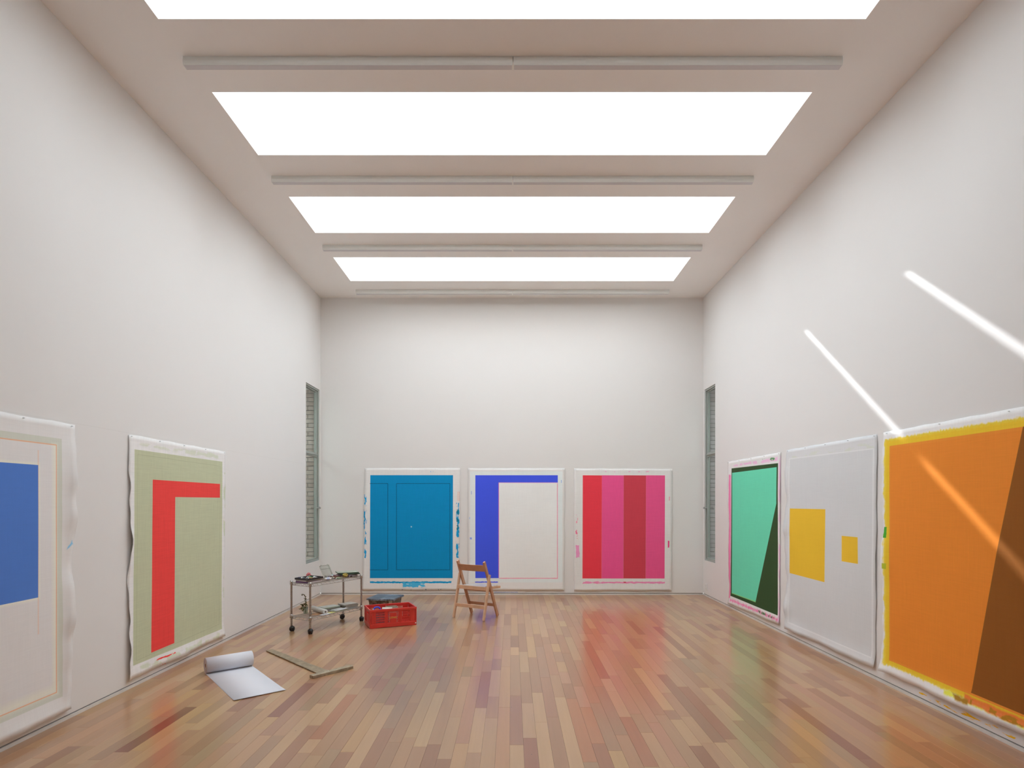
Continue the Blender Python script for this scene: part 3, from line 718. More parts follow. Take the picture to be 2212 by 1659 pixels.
# ------------------------------------------------------------------ paper roll
M_paper = simple('roll_paper', alb((190, 186, 192), (200, 195, 195)), .7, var=.01, scale=5)
M_paper_edge = simple('roll_paper_edge', (.62, .50, .44), .8, var=.1, scale=60)
ang = math.atan2(.642, .767)
pr = empty('paper_roll', 'white paper roll partly unrolled on the floor', 'paper roll', (-2.684, 5.512, 0), ang)
L2 = .2035
pts = []
R0, R1, turns = .020, .072, 13
seg = 28*turns
for i in range(seg+1):
    a = i/seg; th = -math.pi/2+2*math.pi*turns*(a-1)   # ends at the bottom
    r = R0+(R1-R0)*a
    pts.append((-math.cos(th)*r*1.0, R1+.0015+math.sin(th)*r))
# sheet runs out along local -y
pts = [(p[0], p[1]) for p in pts]
flat = [(-.02, .0012), (-.1, .0012), (-.3, .0014), (-.6, .0012), (-.85, .0015), (-.93, .004), (-.965, .007)]
allp = pts+flat
b = MB(); V = []
for (yy, zz) in allp: V += [(-L2, yy, zz), (L2, yy, zz)]
b.add(V, [(2*i, 2*i+1, 2*i+3, 2*i+2) for i in range(len(allp)-1)], True)
o = b.obj('paper', [M_paper, M_paper_edge], pr)
sd = o.modifiers.new('thickness', 'SOLIDIFY'); sd.thickness = .0028; sd.offset = 0; sd.material_offset_rim = 0
# annular layers seen at the two ends
for s in (-1, 1):
    m = MB(); n = 40; V = []
    for r in (.019, .0705):
        for i in range(n):
            th = 2*math.pi*i/n; V.append((s*(L2-.0015), math.cos(th)*r, R1+.0015+math.sin(th)*r))
    m.add(V, [(i, (i+1) % n, n+(i+1) % n, n+i) for i in range(n)])
    m.obj('rolled_edge', M_paper_edge, pr)
m = MB(); m.lathe((-L2, 0, R1+.0015), [(.0185, 0), (.0185, 2*L2), (.0155, 2*L2), (.0155, 0), (.0185, 0)], 20, axis=(1, 0, 0)); m.obj('cardboard_core', simple('cardboard', (.36, .24, .17), .8), pr)

# ------------------------------------------------------------------ T-square
M_ts = simple('worn_wood', alb((128, 112, 90), (205, 200, 196)), .6, var=.35, scale=26, bump=.3)
M_ts2 = simple('worn_wood_light', alb((140, 125, 103), (205, 200, 196)), .6, var=.35, scale=34, bump=.3)
ts = empty('t_square', 'long paint-stained wooden T-square lying flat on the floor', 'T-square', (-1.735, 5.40, 0), 0)
def w2(o, pts, z): return [(x-o[0], y-o[1], z) for x, y in pts]
O = (-1.735, 5.40)
bl = [(-1.790, 5.352), (-1.712, 5.430), (-2.566, 6.225), (-2.612, 6.170)]
z0, z1 = .003, .013
bq = w2(O, bl, z0); bt = w2(O, bl, z1)
MB().hexa(bq+bt).obj('blade', M_ts, ts, bevel=.0015)
hd = [(-1.834, 5.262), (-1.786, 5.225), (-1.512, 5.54), (-1.560, 5.582)]
MB().hexa(w2(O, hd, 0)+w2(O, hd, .026)).obj('head', M_ts2, ts, bevel=.003)
for (x, y) in ((-1.745, 5.375), (-1.72, 5.405), (-1.70, 5.38)):
    MB().cyl((x-O[0], y-O[1], .025), (x-O[0], y-O[1], .028), .005, 10).obj('screw', M_pin, ts)

# ------------------------------------------------------------------ red crate
M_red = simple('red_plastic', alb((186, 48, 40), (205, 200, 196), .80), .38, var=.03, scale=12, spec=.6)
ca = math.radians(24.1)
cr = empty('folding_crate', 'red slotted plastic crate on the floor in front of the grey-topped box', 'crate', (-1.773, 7.249, 0), ca)
CL, CW, CH = .595, .39, .235
def plate(mb, u0, u1, z0, z1, holes, place, th=.006):
    us = sorted({u0, u1, *[h[0] for h in holes], *[h[1] for h in holes]}); zs = sorted({z0, z1, *[h[2] for h in holes], *[h[3] for h in holes]})
    for i in range(len(us)-1):
        j = 0
        while j < len(zs)-1:
            uc = (us[i]+us[i+1])/2
            solid = lambda jj: not any(h[0] < uc < h[1] and h[2] < (zs[jj]+zs[jj+1])/2 < h[3] for h in holes)
            if not solid(j): j += 1; continue
            k = j
            while k+1 < len(zs)-1 and solid(k+1): k += 1
            place(mb, us[i], us[i+1], zs[j], zs[k+1], th); j = k+1
def slots(x0, x1, n, rows, w=.0075, h=.021):
    r = []
    for i in range(n):
        xc = x0+(x1-x0)*(i+.5)/n
        for z in rows: r.append((xc-w/2, xc+w/2, z, z+h))
    return r
rows = [.062, .092, .122, .152, .182][:5]
holes = slots(.075, .185, 9, rows[:4], h=.022)+slots(.075, .185, 9, [.180], h=.014)+slots(.225, .255, 2, rows[:4])+slots(.335, .365, 2, rows[:4])+slots(.225, .365, 9, [.180], h=.016)+slots(.405, .505, 9, rows[:4], h=.022)+slots(.405, .505, 9, [.180], h=.014)
for yy in (0.006, CW-.012):
    m = MB(); plate(m, .02, CL-.02, .05, .205, holes, lambda mb, a, c, z0, z1, th: mb.box(a, c, yy, yy+th, z0, z1))
    # raised frames
    for (a, c) in ((.055, .065), (.195, .212), (.378, .395), (.515, .525)): m.box(a, c, yy-.004, yy+.010, .05, .205)
    if yy < .1: m.box(.262, .328, yy-.004, yy+.006, .055, .135); m.box(.255, .335, yy-.003, yy+.003, .135, .178)
    m.obj('side_panel', M_red, cr)
for xx in (.006, CL-.012):
    m = MB(); plate(m, .02, CW-.02, .05, .205, [(CW/2-.055, CW/2+.055, .155, .185)], lambda mb, a, c, z0, z1, th: mb.box(xx, xx+th, a, c, z0, z1))
    for a in (.06, .12, CW-.13, CW-.07): m.box(xx-.003, xx+.009, a, a+.008, .05, .205)
    m.obj('end_panel', M_red, cr)
m = MB()
m.box(0, CL, 0, .012, 0.004, .052); m.box(0, CL, CW-.012, CW, 0.004, .052); m.box(0, .012, .012, CW-.012, 0.004, .052); m.box(CL-.012, CL, .012, CW-.012, 0.004, .052)
m.box(.012, CL-.012, .012, CW-.012, .004, .010)
for x in (.01, CL-.09): 
    for y in (.0, CW-.03): m.box(x, x+.08, y+.001, y+.029, 0, .006)
m.obj('base_frame', M_red, cr, bevel=.0025)
m = MB()
m.box(-.002, CL+.002, -.003, .014, .206, CH); m.box(-.002, CL+.002, CW-.014, CW+.003, .206, CH); m.box(-.002, .014, .014, CW-.014, .206, CH); m.box(CL-.014, CL+.002, .014, CW-.014, .206, CH)
m.obj('top_rim', M_red, cr, bevel=.003)
for x in (0, CL-.016):
    for y in (0, CW-.016):
        m = MB(); m.box(x+.002, x+.014, y+.002, y+.014, .05, .206)
        for k in range(9): m.box(x, x+.016, y, y+.016, .056+k*.0165, .066+k*.0165)
        m.obj('corner_hinge', M_red, cr)
cu = bpy.data.curves.new('lettering', 'FONT'); cu.body = 'CONEY'; cu.size = .030; cu.extrude = .0006; cu.align_x = 'CENTER'; cu.offset = .0006
to = bpy.data.objects.new('tmp_text', cu); COL.objects.link(to)
bpy.context.view_layer.update()
tm = bpy.data.meshes.new_from_object(to.evaluated_get(bpy.context.evaluated_depsgraph_get()))
bpy.data.objects.remove(to)
for v in tm.vertices:
    v.co.y -= 1.8*v.co.x*v.co.x
lo = bpy.data.objects.new('lettering', tm); COL.objects.link(lo); tm.materials.clear(); tm.materials.append(simple('yellow_print', (.75, .42, .10), .5)); lo.parent = cr
lo.location = (.295, .0005, .112); lo.rotation_euler = (math.pi/2, 0, 0); lo['label'] = 'yellow lettering on the crate front'
m = MB(); m.lathe((CL-.014, -.001, .028), [(0, .0015), (.008, .0015), (.008, 0)], 16, axis=(0, -1, 0)); m.obj('sticker', simple('sticker_white', (.8, .75, .7), .6), cr, label='round white sticker')
def cw(x, y, z=0):
    c, s = math.cos(ca), math.sin(ca); return (-1.773+c*x-s*y, 7.249+s*x+c*y, z)
# contents of the crate
M_blue = simple('blue_plastic', alb((52, 78, 190), (200, 195, 190)), .4, var=.03)
t = empty('scrub_brush', 'blue plastic brush with a loop handle sticking up inside the red crate', 'brush', cw(.165, .125, .012), ca+.05)
P = []
for i in range(13):
    a = math.pi*i/12; P.append((-.055+.045*math.cos(a)*1.0, 0, .195+.040*math.sin(a)))
MB().tube([(-.01, 0, .18)]+P+[(-.10, 0, .18)], .009, 8).obj('handle', M_blue, t)
MB().box(-.11, .10, -.022, .022, .165, .195).obj('brush_body', M_blue, t, bevel=.006)
bb = MB()
for i in range(16):
    for j in range(4): bb.cyl((-.1+.0128*i, -.016+.0107*j, 0), (-.1+.0128*i, -.016+.0107*j, .166), .003, 5)
o = bb.obj('bristles', simple('bristle', (.55, .55, .58), .6), t); o['kind'] = 'stuff'
t = empty('white_bottle', 'small white squeeze bottle in the near left corner of the red crate', 'bottle', cw(.05, .055, .012), 0)
MB().lathe((0, 0, 0), [(0, 0), (.026, 0), (.027, .01), (.027, .145), (.02, .172), (.011, .182)], 16).obj('body', simple('bottle_white', (.75, .75, .74), .4), t)
MB().lathe((0, 0, .182), [(.012, 0), (.012, .02), (.006, .03), (.004, .045), (0, .045)], 12).obj('cap', simple('bottle_cap', (.6, .62, .66), .4), t)
t = empty('carton', 'small open beige carton in the middle of the red crate', 'box', cw(.33, .26, .012), ca+.05)
m = MB(); 
for q in ((-.07, .07, -.05, -.047), (-.07, .07, .047, .05), (-.07, -.067, -.047, .047), (.067, .07, -.047, .047)): m.box(*q, 0, .205)
m.box(-.067, .067, -.047, .047, 0, .004)
m.obj('carton_body', simple('carton_board', (.50, .43, .33), .8), t)
MB().bar((-.07, -.05, .205), (-.085, -.075, .19), .13, .002).obj('flap', simple('carton_flap', (.62, .58, .50), .8), t)
t = empty('red_handled_brush', 'red-handled paint brush leaning in the back of the red crate', 'brush', cw(.24, .31, .012), ca)
MB().cyl((0, 0, .03), (.03, .02, .235), .009, 10, r2=.007).obj('handle', simple('lacquer_red', (.55, .08, .06), .3), t)
MB().box(-.02, .016, -.006, .006, 0, .035).obj('bristle_head', simple('bristle_dark', (.12, .10, .09), .8), t)

# ------------------------------------------------------------------ paint-crusted low box behind the crate
def crust_mat(name, c1, c2, c3, sc=9):
    m, nt, b = new_mat(name); N = nt.nodes; L = nt.links
    tc = N.new('ShaderNodeTexCoord'); n = N.new('ShaderNodeTexNoise'); n.inputs['Scale'].default_value = sc; n.inputs['Detail'].default_value = 7; n.inputs['Distortion'].default_value = .8
    L.new(tc.outputs['Object'], n.inputs['Vector']); r = N.new('ShaderNodeValToRGB'); L.new(n.outputs['Fac'], r.inputs[0])
    e = r.color_ramp.elements; e[0].position = .35; e[0].color = (*c1, 1); e[1].position = .68; e[1].color = (*c3, 1); k = e.new(.5); k.color = (*c2, 1)
    L.new(r.outputs[0], b.inputs['Base Color']); b.inputs['Roughness'].default_value = .55
    bp = N.new('ShaderNodeBump'); bp.inputs['Strength'].default_value = .6; bp.inputs['Distance'].default_value = .006; L.new(n.outputs['Fac'], bp.inputs['Height']); L.new(bp.outputs[0], b.inputs['Normal'])
    return m
bx_ = empty('paint_box', 'low box with a paint-crusted blue-grey lid behind the red crate', 'box', (-1.945, 8.93, 0), math.radians(-10))
def wobble_slab(x0, x1, y0, y1, z0, z1, n=22, amp=.008, seed=1.0, nz=1, taper=0.0):
    ring = []
    for (a, b_) in (((x0, y0), (x1, y0)), ((x1, y0), (x1, y1)), ((x1, y1), (x0, y1)), ((x0, y1), (x0, y0))):
        for i in range(n): t_ = i/n; ring.append((a[0]+(b_[0]-a[0])*t_, a[1]+(b_[1]-a[1])*t_))
    N_ = len(ring); V = []
    for lv in range(nz+1):
        z = z0+(z1-z0)*lv/nz; tp = 1-taper*(1-lv/nz)
        for i, (x, y) in enumerate(ring):
            k = 1+amp*noise1(i*1.9+lv*3.3, seed)/abs(x1)
            V.append((x*k*tp, y*k*tp, z+(amp*.5*noise1(i*1.3, seed+2) if lv == 0 else 0)))
    m = MB(); Fs = []
    for lv in range(nz):
        for i in range(N_): Fs.append((lv*N_+i, lv*N_+(i+1) % N_, (lv+1)*N_+(i+1) % N_, (lv+1)*N_+i))
    Fs.append(tuple(range(N_))[::-1]); Fs.append(tuple(range(nz*N_, (nz+1)*N_)))
    m.add(V, Fs); return m
wobble_slab(-.195, .195, -.185, .185, 0.004, .105, amp=.003, taper=.06, nz=2).obj('box_body', crust_mat('crust_brown', (.09, .06, .045), (.17, .13, .10), (.28, .24, .20), 30), bx_)
wobble_slab(-.215, .215, -.225, .225, .106, .130, amp=.012, seed=3).obj('lid', crust_mat('crust_blue', (.08, .10, .13), (.16, .18, .21), (.26, .30, .36), 7), bx_)
MB().bar((.13, -.187, .06), (.185, -.187, .06), .004, .085).obj('paper_scrap', simple('scrap_white', (.55, .53, .48), .8), bx_, label='torn pale paper stuck on the side')

# ------------------------------------------------------------------ wire cart
M_chrome = simple('chrome_wire', (.50, .475, .45), .28, metal=.9, var=.05)
M_post = simple('chrome_post', (.40, .355, .32), .32, metal=.9, var=.08)
M_rub = simple('caster_black', (.022, .022, .022), .5)
CO = (-2.353, 7.42); cang = math.atan2(.874, .487)
cart = empty('wire_cart', 'chrome wire shelf cart on four black casters beside the red crate', 'cart', (CO[0], CO[1], 0), cang)
hx, hy = .43, .1625
def cp(x, y, z=0.0):
    c, s = math.cos(cang), math.sin(cang); return (CO[0]+c*x-s*y, CO[1]+s*x+c*y, z)
for (sx_, sy_) in ((-1, 1), (-1, -1), (1, 1), (1, -1)):
    X_, Y_ = sx_*hx, sy_*hy
    prof = [(0, .065)]; z = .065
    while z < .605: prof += [(.0125, z), (.0125, z+.0185), (.0112, z+.0205), (.0112, z+.0235)]; z += .0255
    prof += [(.0125, .612), (.011, .617), (0, .618)]
    MB().lathe((X_, Y_, 0), prof, 14).obj('post', M_post, cart)
    ce = bpy.data.objects.new('caster', None); COL.objects.link(ce); ce.parent = cart; ce.location = (X_, Y_, 0)
    a = random.uniform(0, 6.28) if False else {(-1, 1): .3, (-1, -1): .6, (1, 1): 2.2, (1, -1): .4}[(sx_, sy_)]
    ce.rotation_euler = (0, 0, a)
    for s in (-1, 1):
        MB().lathe((.014, s*.0035, .031), [(0, 0), (.029, 0), (.031, .004), (.031, .015), (.027, .019), (.008, .021), (0, .021)], 22, axis=(0, s, 0)).obj('wheel', M_rub, ce)
    h = MB(); 
    h.lathe((.012, 0, .038), [(.0, .028), (.016, .026), (.028, .015), (.033, 0), (.030, -.004), (0, -.004)], 16); h.cyl((0, 0, .05), (0, 0, .072), .009, 10)
    if (sx_, sy_) == (1, 1): h.bar((.03, 0, .045), (.055, 0, .058), .016, .005)
    h.obj('caster_fork', M_rub, ce)
    for zc in (.575, .165):
        MB().lathe((X_, Y_, zc), [(.0128, 0), (.0195, .002), (.0175, .045), (.0128, .047)], 14).obj('collar', M_chrome, cart)
for zs, nm in ((.598, 'wire_shelf'), (.188, 'wire_shelf')):
    m = MB()
    X, Y = hx-.0, hy-.0
    for dz, ex in ((0, .0), (-.028, .0)):
        for s in (-1, 1):
            m.cyl((-X, s*(Y+ex), zs+dz), (X, s*(Y+ex), zs+dz), .0038, 8); m.cyl((s*(X+ex), -Y, zs+dz), (s*(X+ex), Y, zs+dz), .0038, 8)
    for s in (-1, 1):
        n = 26; P = [(-X+2*X*i/n, s*Y, zs-(0 if i % 2 else .028)) for i in range(n+1)]; m.tube(P, .0026, 5)
        n = 10; P = [(s*X, -Y+2*Y*i/n, zs-(0 if i % 2 else .028)) for i in range(n+1)]; m.tube(P, .0026, 5)
    sh = m.obj(nm, M_chrome, cart)
    g = MB()
    for yy in (-.09, 0, .09): g.cyl((-X, yy, zs-.004), (X, yy, zs-.004), .0024, 6)
    n = 42
    for i in range(1, n): x = -X+2*X*i/n; g.cyl((x, -Y, zs+.0015), (x, Y, zs+.0015), .0017, 5)
    g.obj('wire_grid', M_chrome, sh, kind='stuff')
TZ = .6028    # top of the upper shelf wires
def at_cart(x, y, z): return cp(x, y, z)
def book(name, label, cat, x, y, z, lx, ly, lz, rot, cover, pages=(.72, .70, .64), group=None, soft=False):
    t = empty(name, label, cat, cp(x, y, z), rot, group)
    mc = simple(name+'_cover', cover, .45, var=.12, scale=18); mp = simple(name+'_pages', pages, .8)
    c = .0012 if soft else .002
    MB().box(-lx/2+.002, lx/2-.003, -ly/2+.003, ly/2-.003, c, lz-c).obj('pages', mp, t)
    m = MB(); m.box(-lx/2, lx/2, -ly/2, ly/2, 0, c); m.box(-lx/2, lx/2, -ly/2, ly/2, lz-c, lz); m.box(-lx/2, -lx/2+c, -ly/2, ly/2, c, lz-c)
    m.obj('cover', mc, t); return t
zt = TZ
book('magazine', 'purple and red magazine under the black tray on the cart', 'magazine', -.30, .0, zt, .24, .20, .018, cang+.06, (.16, .07, .20), soft=True)
book('sketchbook', 'white sketchbook between the purple magazine and the black tray', 'book', -.30, .01, zt+.0185, .23, .19, .018, cang-.03, (.60, .57, .60))
# black tray with paint tubes
tr = empty('paint_tray', 'shallow black tray full of paints at the near end of the cart top', 'tray', cp(-.30, .0, zt+.037), cang+.03)
m = MB(); m.box(-.13, .13, -.105, .105, 0, .004)
for q in ((-.13, .13, -.105, -.101), (-.13, .13, .101, .105), (-.13, -.126, -.101, .101), (.126, .13, -.101, .101)): m.box(*q, .004, .022)
m.obj('tray_body', simple('tray_black', (.03, .027, .03), .4), tr)
def tube_(label, col, loc, rz_, L=.10, r=.011, cap=(.75, .75, .74), group='paint tubes on the cart'):
    t = empty('paint_tube', label, 'paint tube', loc, rz_, group)
    m = MB(); n = 12; V = []
    for (x, ry, rzz) in ((0, r, r), (L*.25, r, r), (L*.6, r*1.15, r*.75), (L*.95, r*1.35, r*.15), (L, r*1.35, r*.12)):
        for i in range(n): a = 2*math.pi*i/n; V.append((x, ry*math.cos(a), r+rzz*math.sin(a) if x < L*.5 else r*.6+rzz*math.sin(a)))
    Fs = [tuple(range(n))[::-1], tuple(range(4*n, 5*n))]
    for k in range(4):
        for i in range(n): Fs.append((k*n+i, k*n+(i+1) % n, (k+1)*n+(i+1) % n, (k+1)*n+i))
    m.add(V, Fs, True); m.obj('tube_body', simple('tube_'+label.split()[0], col, .35, var=.15, scale=40), t)
    MB().lathe((-.016, 0, r), [(0, 0), (.007, 0), (.008, .013), (.004, .017)], 12, axis=(1, 0, 0)).obj('cap', simple('tube_cap', cap, .4), t)
    return t
tz = zt+.037+.0045
for lab, c, x, y, a in (('ochre paint tube in the black tray', (.55, .33, .12), -.33, -.05, .2), ('white paint tube in the black tray', (.75, .75, .75), -.25, -.045, .35),
                        ('green paint tube in the black tray', (.08, .18, .08), -.25, .05, -.1), ('grey paint tube in the black tray', (.30, .32, .33), -.36, .04, .5), ('teal paint tube in the black tray', (.10, .26, .26), -.31, .0, .1)):
    tube_(lab, c, at_cart(x-.02, y, tz), cang+a, L=.068, r=.013)
t = empty('ink_bottle', 'tiny dark ink bottle at the left corner of the black tray', 'bottle', cp(-.40, .06, tz))
MB().lathe((0, 0, 0), [(0, 0), (.013, 0), (.013, .014), (.007, .018), (.007, .026), (0, .026)], 14).obj('bottle_body', simple('ink_dark', (.03, .03, .08), .3), t)
# pink crumpled paper
def crumple(name, label, cat, loc, sx, sy, sz, mat, seed, n=16, group=None):
    m = MB(); V = []; R = random.Random(seed)
    for j in range(n+1):
        for i in range(n):
            th = 2*math.pi*i/n; ph = math.pi*j/n
            k = 1+.28*noise1(i*2.1+j*1.3, seed)+.15*noise1(j*2.9-i*.7, seed+4)
            V.append((sx*k*math.sin(ph)*math.cos(th), sy*k*math.sin(ph)*math.sin(th), sz*(1-k*math.cos(ph)*.9)))
    zmin = min(v[2] for v in V); V = [(a, b_, c-zmin) for a, b_, c in V]
    m.add(V, [(j*n+i, j*n+(i+1) % n, (j+1)*n+(i+1) % n, (j+1)*n+i) for j in range(n) for i in range(n)])
    o = m.obj(name, mat, None, loc); tag(o, label, cat, group); return o
crumple('crumpled_paper', 'crumpled pink paper standing behind the black tray', 'paper', cp(-.185, .138, zt), .030, .022, .043, simple('pink_tissue', (.68, .22, .24), .8, var=.25, scale=40), 3)
book('hardback_book', 'orange-brown hardback at the back edge of the cart top', 'book', -.075, .125, zt, .17, .07, .018, cang, (.30, .13, .06))
t = empty('marker_pen', 'black marker pen on the orange-brown hardback', 'pen', cp(-.07, .12, zt+.0185), cang+.2)
MB().cyl((-.06, 0, .007), (.02, 0, .007), .007, 10).obj('barrel', simple('pen_black', (.02, .03, .03), .4), t)
MB().cyl((.02, 0, .007), (.055, 0, .007), .0075, 10, r2=.006).obj('pen_cap', simple('pen_green', (.03, .08, .06), .4), t)
t = empty('glue_tube', 'plump white tube with a pale blue label in the middle of the cart top', 'tube', cp(-.12, -.075, zt), cang-.35)
MB().lathe((0, 0, .017), [(0, 0), (.016, 0), (.017, .01), (.016, .07), (.010, .082), (.006, .086)], 16, axis=(1, 0, 0)).obj('tube_body', simple('tube_white', (.78, .76, .74), .4), t)
MB().lathe((.018, 0, .017), [(.0174, 0), (.0176, .02), (.0174, .04)], 16, axis=(1, 0, 0)).obj('band', simple('label_blue', (.50, .55, .72), .5), t)
MB().lathe((.086, 0, .017), [(.006, 0), (.008, .004), (.006, .022), (0, .022)], 12, axis=(1, 0, 0)).obj('cap', simple('cap_grey', (.2, .22, .2), .4), t)
t = empty('jar', 'small orange jar between the black tray and the white tube', 'jar', cp(-.140, .025, zt))
MB().lathe((0, 0, 0), [(0, 0), (.018, 0), (.019, .004), (.019, .030), (.016, .034)], 16).obj('jar_body', simple('jar_orange', (.50, .20, .06), .4), t)
MB().lathe((0, 0, .034), [(.018, 0), (.018, .010), (0, .010)], 16).obj('lid', simple('jar_lid', (.55, .12, .06), .4), t)
# clear clamshell
M_clear = clear_mat('clear_plastic', (.86, .88, .86), .25)
cs = empty('clamshell_box', 'clear plastic clamshell with its lid standing open on the cart top', 'container', cp(.10, .02, zt), cang)
m = MB(); wx, wy, hh = .075, .072, .035
for q in ((-wx, wx, -wy, -wy+.0015), (-wx, wx, wy-.0015, wy), (-wx, -wx+.0015, -wy+.0015, wy-.0015), (wx-.0015, wx, -wy+.0015, wy-.0015)): m.box(*q, 0, hh)
m.box(-wx, wx, -wy, wy, -.0002, .0012); m.obj('tray_part', M_clear, cs)
m = MB(); up = Vector((0, .075, .125)).normalized(); nrm = Vector((1, 0, 0)).cross(up).normalized(); h0 = Vector((0, wy, hh))
def lidp(x, k, d): return tuple(h0+Vector((x, 0, 0))+up*k+nrm*d)
Lh = .142
for (x0, x1, k0, k1, d0, d1) in ((-wx, wx, 0, Lh, -.0008, .0008), (-wx, wx, Lh-.002, Lh, 0, -.022), (-wx, -wx+.002, 0, Lh, 0, -.022), (wx-.002, wx, 0, Lh, 0, -.022), (-wx, wx, Lh*.62, Lh*.66, 0, -.008), (-wx*.8, -wx*.6, Lh, Lh+.012, 0, -.004), (wx*.6, wx*.8, Lh, Lh+.012, 0, -.004)):
    m.hexa([lidp(x0, k0, d0), lidp(x1, k0, d0), lidp(x1, k1, d0), lidp(x0, k1, d0), lidp(x0, k0, d1), lidp(x1, k0, d1), lidp(x1, k1, d1), lidp(x0, k1, d1)])
m.obj('open_lid', M_clear, cs, label='raised transparent lid')
for i, (lab, c, x, y, a, z) in enumerate((
        ('burnt orange paint tube at the near end of the clear clamshell', (.48, .20, .07), .045, -.025, .15, .002), ('dark red paint tube inside the clear clamshell', (.20, .03, .04), .06, .03, .1, .002),
        ('maroon paint tube on top of the pile in the clear clamshell', (.16, .04, .06), .07, -.02, -.3, .022), ('teal-grey paint tube leaning over the clear clamshell pile', (.20, .33, .36), .08, .02, .2, .024),
        ('violet paint tube at the back of the clear clamshell', (.14, .08, .20), .06, .06, 0, .004), ('brown paint tube crossing the clear clamshell', (.22, .10, .05), .06, -.05, -.1, .004))):
    tube_(lab, c, cp(x, y, zt+z), cang+a, L=.085)
tube_('olive paint tube lying loose in front of the clear clamshell', (.22, .24, .10), cp(.07, -.095, zt), cang+.05, L=.085)
tube_('sea-green paint tube at the front edge by the yellow cloth', (.22, .30, .22), cp(.03, -.122, zt), cang-.02, L=.08)
crumple('rag', 'crumpled yellow cloth beside the stacked green boards', 'cloth', cp(.215, -.09, zt), .032, .042, .026, simple('yellow_cloth', (.50, .38, .10), .9, var=.3, scale=30), 6)
# stack at the far end
for i, (lab, c, dx, dy, r, th) in enumerate((('bottom grey magazine under the green boards', (.30, .27, .28), .0, .0, .04, .009), ('violet magazine under the green boards', (.22, .18, .34), .01, -.006, -.05, .009), ('dull plum magazine topmost of the magazine stack', (.20, .15, .20), -.005, .004, .09, .009))):
    book('magazine', lab, 'magazine', .335+dx, .0+dy, zt+.0093*i, .155, .22, th, cang+math.pi/2*0+r, c, soft=True, group='magazines under the green boards')
zb_m = zt+.0093*3+.001
def board(label, x, y, z, lx, ly, lz, rot, col, edge):
    t = empty('palette_board', label, 'board', cp(x, y, z), rot, 'green boards on the cart')
    MB().box(-lx/2, lx/2, -ly/2, ly/2, 0, lz).obj('board_panel', simple('board_'+label[:5], edge, .45), t, bevel=.002)
    MB().box(-lx/2+.004, lx/2-.004, -ly/2+.004, ly/2-.004, lz+.0001, lz+.0008).obj('board_face', simple('face_'+label[:5], col, .5, var=.15, scale=14), t)
    return t
crumple('brown_rag', 'small dark brown lump under the near corner of the green boards', 'rag', cp(.275, -.135, zt), .014, .014, .010, simple('brown_cloth', (.07, .035, .02), .9, var=.3), 9)
board('lower dark green board of the two on the cart', .36, .0, zb_m, .25, .23, .013, cang-.55, (.10, .14, .10), (.03, .06, .04))
board('upper green board with a pale grey-green face', .345, .01, zb_m+.0145, .27, .22, .013, cang-.62, (.36, .38, .31), (.035, .07, .035))
# lower shelf
LZ = .1928
t = empty('plastic_roll', 'white plastic roll lying across the lower shelf of the cart', 'roll', cp(-.115, .03, LZ))
p0 = Vector((.062-.0, 0, 0))
a0 = Vector(cp(-.172, -.143, LZ+.032)); a1 = Vector(cp(-.065, .20, LZ+.032)); base = Vector(cp(-.115, .03, LZ))
ax = (a1-a0)
MB().lathe(a0-base, [(.011, 0), (.031, 0), (.0315, .01), (.031, ax.length), (.011, ax.length)], 24, axis=ax).obj('roll_body', simple('roll_white', (.66, .66, .62), .6, var=.03), t)
MB().lathe(a0-base-ax.normalized()*.002, [(.006, .02), (.006, 0), (.012, 0), (.012, .02)], 16, axis=ax).obj('core', simple('roll_core', (.22, .19, .16), .8), t)
def sheet(label, x, y, z, lx, ly, rot, col, bend=.006, seed=1.0, name='paper_sheet', cat='paper', group=None, th=.0012):
    n = 10; V = []
    for j in range(n+1):
        for i in range(n+1):
            X = -lx/2+lx*i/n; Y = -ly/2+ly*j/n
            V.append((X, Y, .001+bend*(.5+.5*noise1(i*.5+seed, seed)*noise1(j*.45, seed+2))*(abs(i/n-.5)+abs(j/n-.5))))
    m = MB(); m.add(V, [(j*(n+1)+i, j*(n+1)+i+1, (j+1)*(n+1)+i+1, (j+1)*(n+1)+i) for j in range(n) for i in range(n)], True)
    o = m.obj(name, simple(name+'_'+label[:6], col, .7, var=.1, scale=20), None, cp(x, y, z), (0, 0, rot))
    sd = o.modifiers.new('thickness', 'SOLIDIFY'); sd.thickness = th; tag(o, label, cat, group); return o
sheet('white envelope poking out over the front edge of the lower shelf', -.17, -.135, LZ, .14, .07, cang+.2, (.70, .70, .74), seed=2)
sheet('tan envelope under the white plastic roll', -.20, -.03, LZ, .16, .10, cang+.3, (.38, .20, .10), seed=3, bend=.002)
book('open_book', 'pale green-edged book lying at the back of the lower shelf', 'book', .12, .10, LZ+.0205, .23, .16, .014, cang-.2, (.52, .55, .50), (.40, .46, .30))
book('thick_book', 'dark blue-grey book beside the pale green-edged book', 'book', .125, .085, LZ, .24, .15, .020, cang-.12, (.10, .10, .12), (.35, .33, .30))
book('catalogue', 'grey catalogue along the front of the lower shelf', 'book', .10, -.085, LZ, .22, .12, .012, cang+.08, (.40, .42, .38), (.45, .45, .32), soft=True)
sheet('long pale sheet sticking forward at the front of the lower shelf', .12, -.115, LZ+.0125, .22, .06, cang+.05, (.60, .60, .60), seed=4, bend=.006)
sheet('yellow-edged leaflet next to the white plastic roll', -.02, -.11, LZ, .16, .07, cang+.25, (.52, .47, .16), seed=5)
sheet('crumpled white sheet beside the grey catalogue', .10, -.06, LZ+.015, .16, .05, cang-.02, (.58, .58, .56), seed=8, bend=.006)
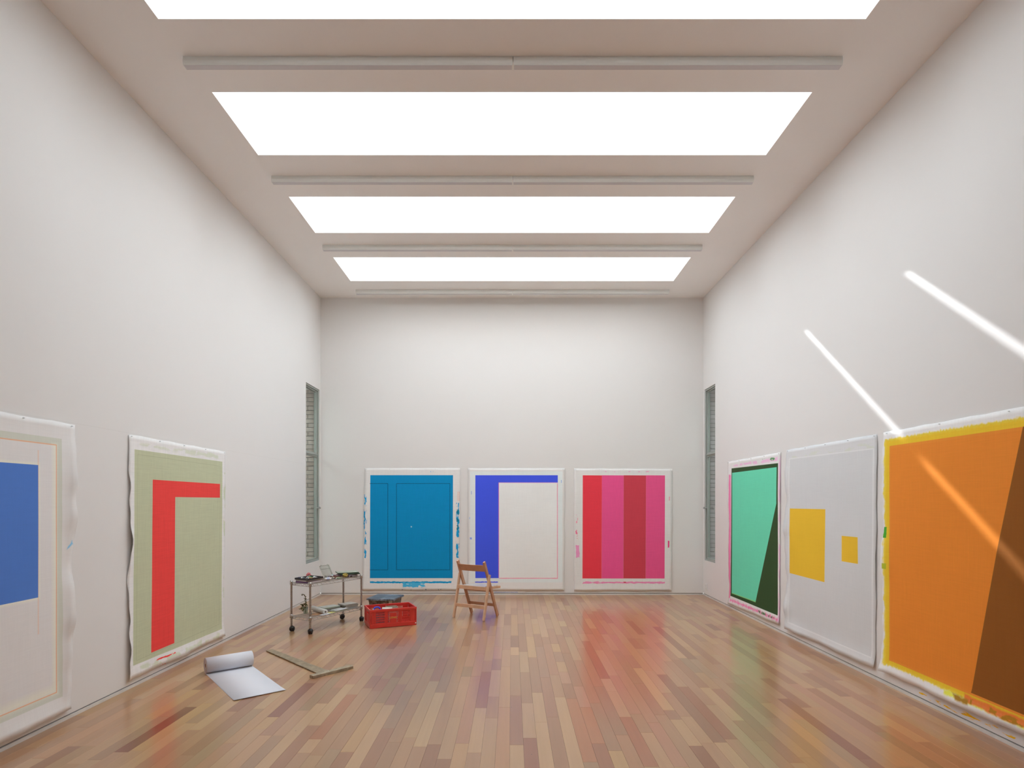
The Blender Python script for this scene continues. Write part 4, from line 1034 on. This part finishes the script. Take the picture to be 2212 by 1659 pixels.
for k, (lab, dx, r, c) in enumerate((('bottom newspaper of the folded pile on the lower shelf', 0, .45, (.34, .32, .28)), ('middle newspaper of the folded pile on the lower shelf', .01, .40, (.42, .40, .36)), ('top newspaper, pale and slightly skewed, on the lower shelf pile', -.005, .50, (.48, .45, .41)))):
    book('newspaper', lab, 'newspaper', .335+dx, -.02, LZ+.008+.0145*k, .20, .16, .014, cang-r*.4, c, (.40, .36, .30), group='folded newspapers on the lower shelf', soft=True)
sheet('loose dark sheet under the newspapers at the far end of the lower shelf', .335, -.02, LZ+.0005, .15, .22, cang-.15, (.30, .30, .30), seed=6, bend=.004)
# dried plant in a glass
pl = empty('dried_plant', 'dried curling plant in a small glass on the lower shelf', 'plant', cp(-.25, .12, LZ))
MB().lathe((0, 0, 0), [(0, 0), (.024, 0), (.026, .006), (.03, .085), (.028, .085), (.024, .008), (0, .006)], 20).obj('glass', clear_mat('glass_green', (.80, .86, .82), .3), pl)
M_leaf = simple('dried_leaf', (.17, .15, .06), .8, var=.4, scale=50); M_stem = simple('dried_stem', (.20, .18, .10), .8, var=.3)
ew = Vector((-.99, .1, 0))
Rz = Matrix.Rotation(0, 3, 'Z')
sp_ = [(0, 0, .01), (.004, 0, .06), (.006, 0, .10), (.004, 0, .15), (.0, 0, .19), (-.006, 0, .215), (-.020, 0, .235), (-.036, 0, .240)]
MB().tube(sp_, .005, 6).obj('stem', M_stem, pl)
lf = MB(); R = random.Random(4)
def leaf(c, l, w, az, el):
    d = Vector((math.cos(az)*math.cos(el), math.sin(az)*math.cos(el), math.sin(el))); s = d.cross(Vector((0, 0, 1)))
    s = s.normalized() if s.length > .1 else Vector((1, 0, 0)); c = Vector(c); n_ = s.cross(d)
    lf.add([c, c+d*l*.5+s*w-n_*w*.4, c+d*l, c+d*l*.5-s*w-n_*w*.4, c+d*l*.5+n_*w*.3], [(0, 1, 4), (1, 2, 4), (2, 3, 4), (3, 0, 4)])
for k in range(34):
    a = R.uniform(0, 6.28); leaf((R.uniform(-.05, .006), R.uniform(-.02, .02), R.uniform(.05, .13)), R.uniform(.025, .05), R.uniform(.010, .018), a, R.uniform(-.8, .8))
for k in range(22):
    t_ = R.uniform(.1, .225); leaf((R.uniform(-.004, .006) - max(0, t_-.2)*.6, R.uniform(-.004, .004), t_), R.uniform(.014, .028), .008, R.uniform(0, 6.28), R.uniform(-.6, .6))
lf.obj('leaves', M_leaf, pl, kind='stuff')
MB().lathe((-.042, 0, .232), [(0, -.010), (.008, -.007), (.011, 0), (.008, .009), (0, .013)], 10).obj('seed_head', simple('seed_pale', (.36, .34, .26), .8), pl)
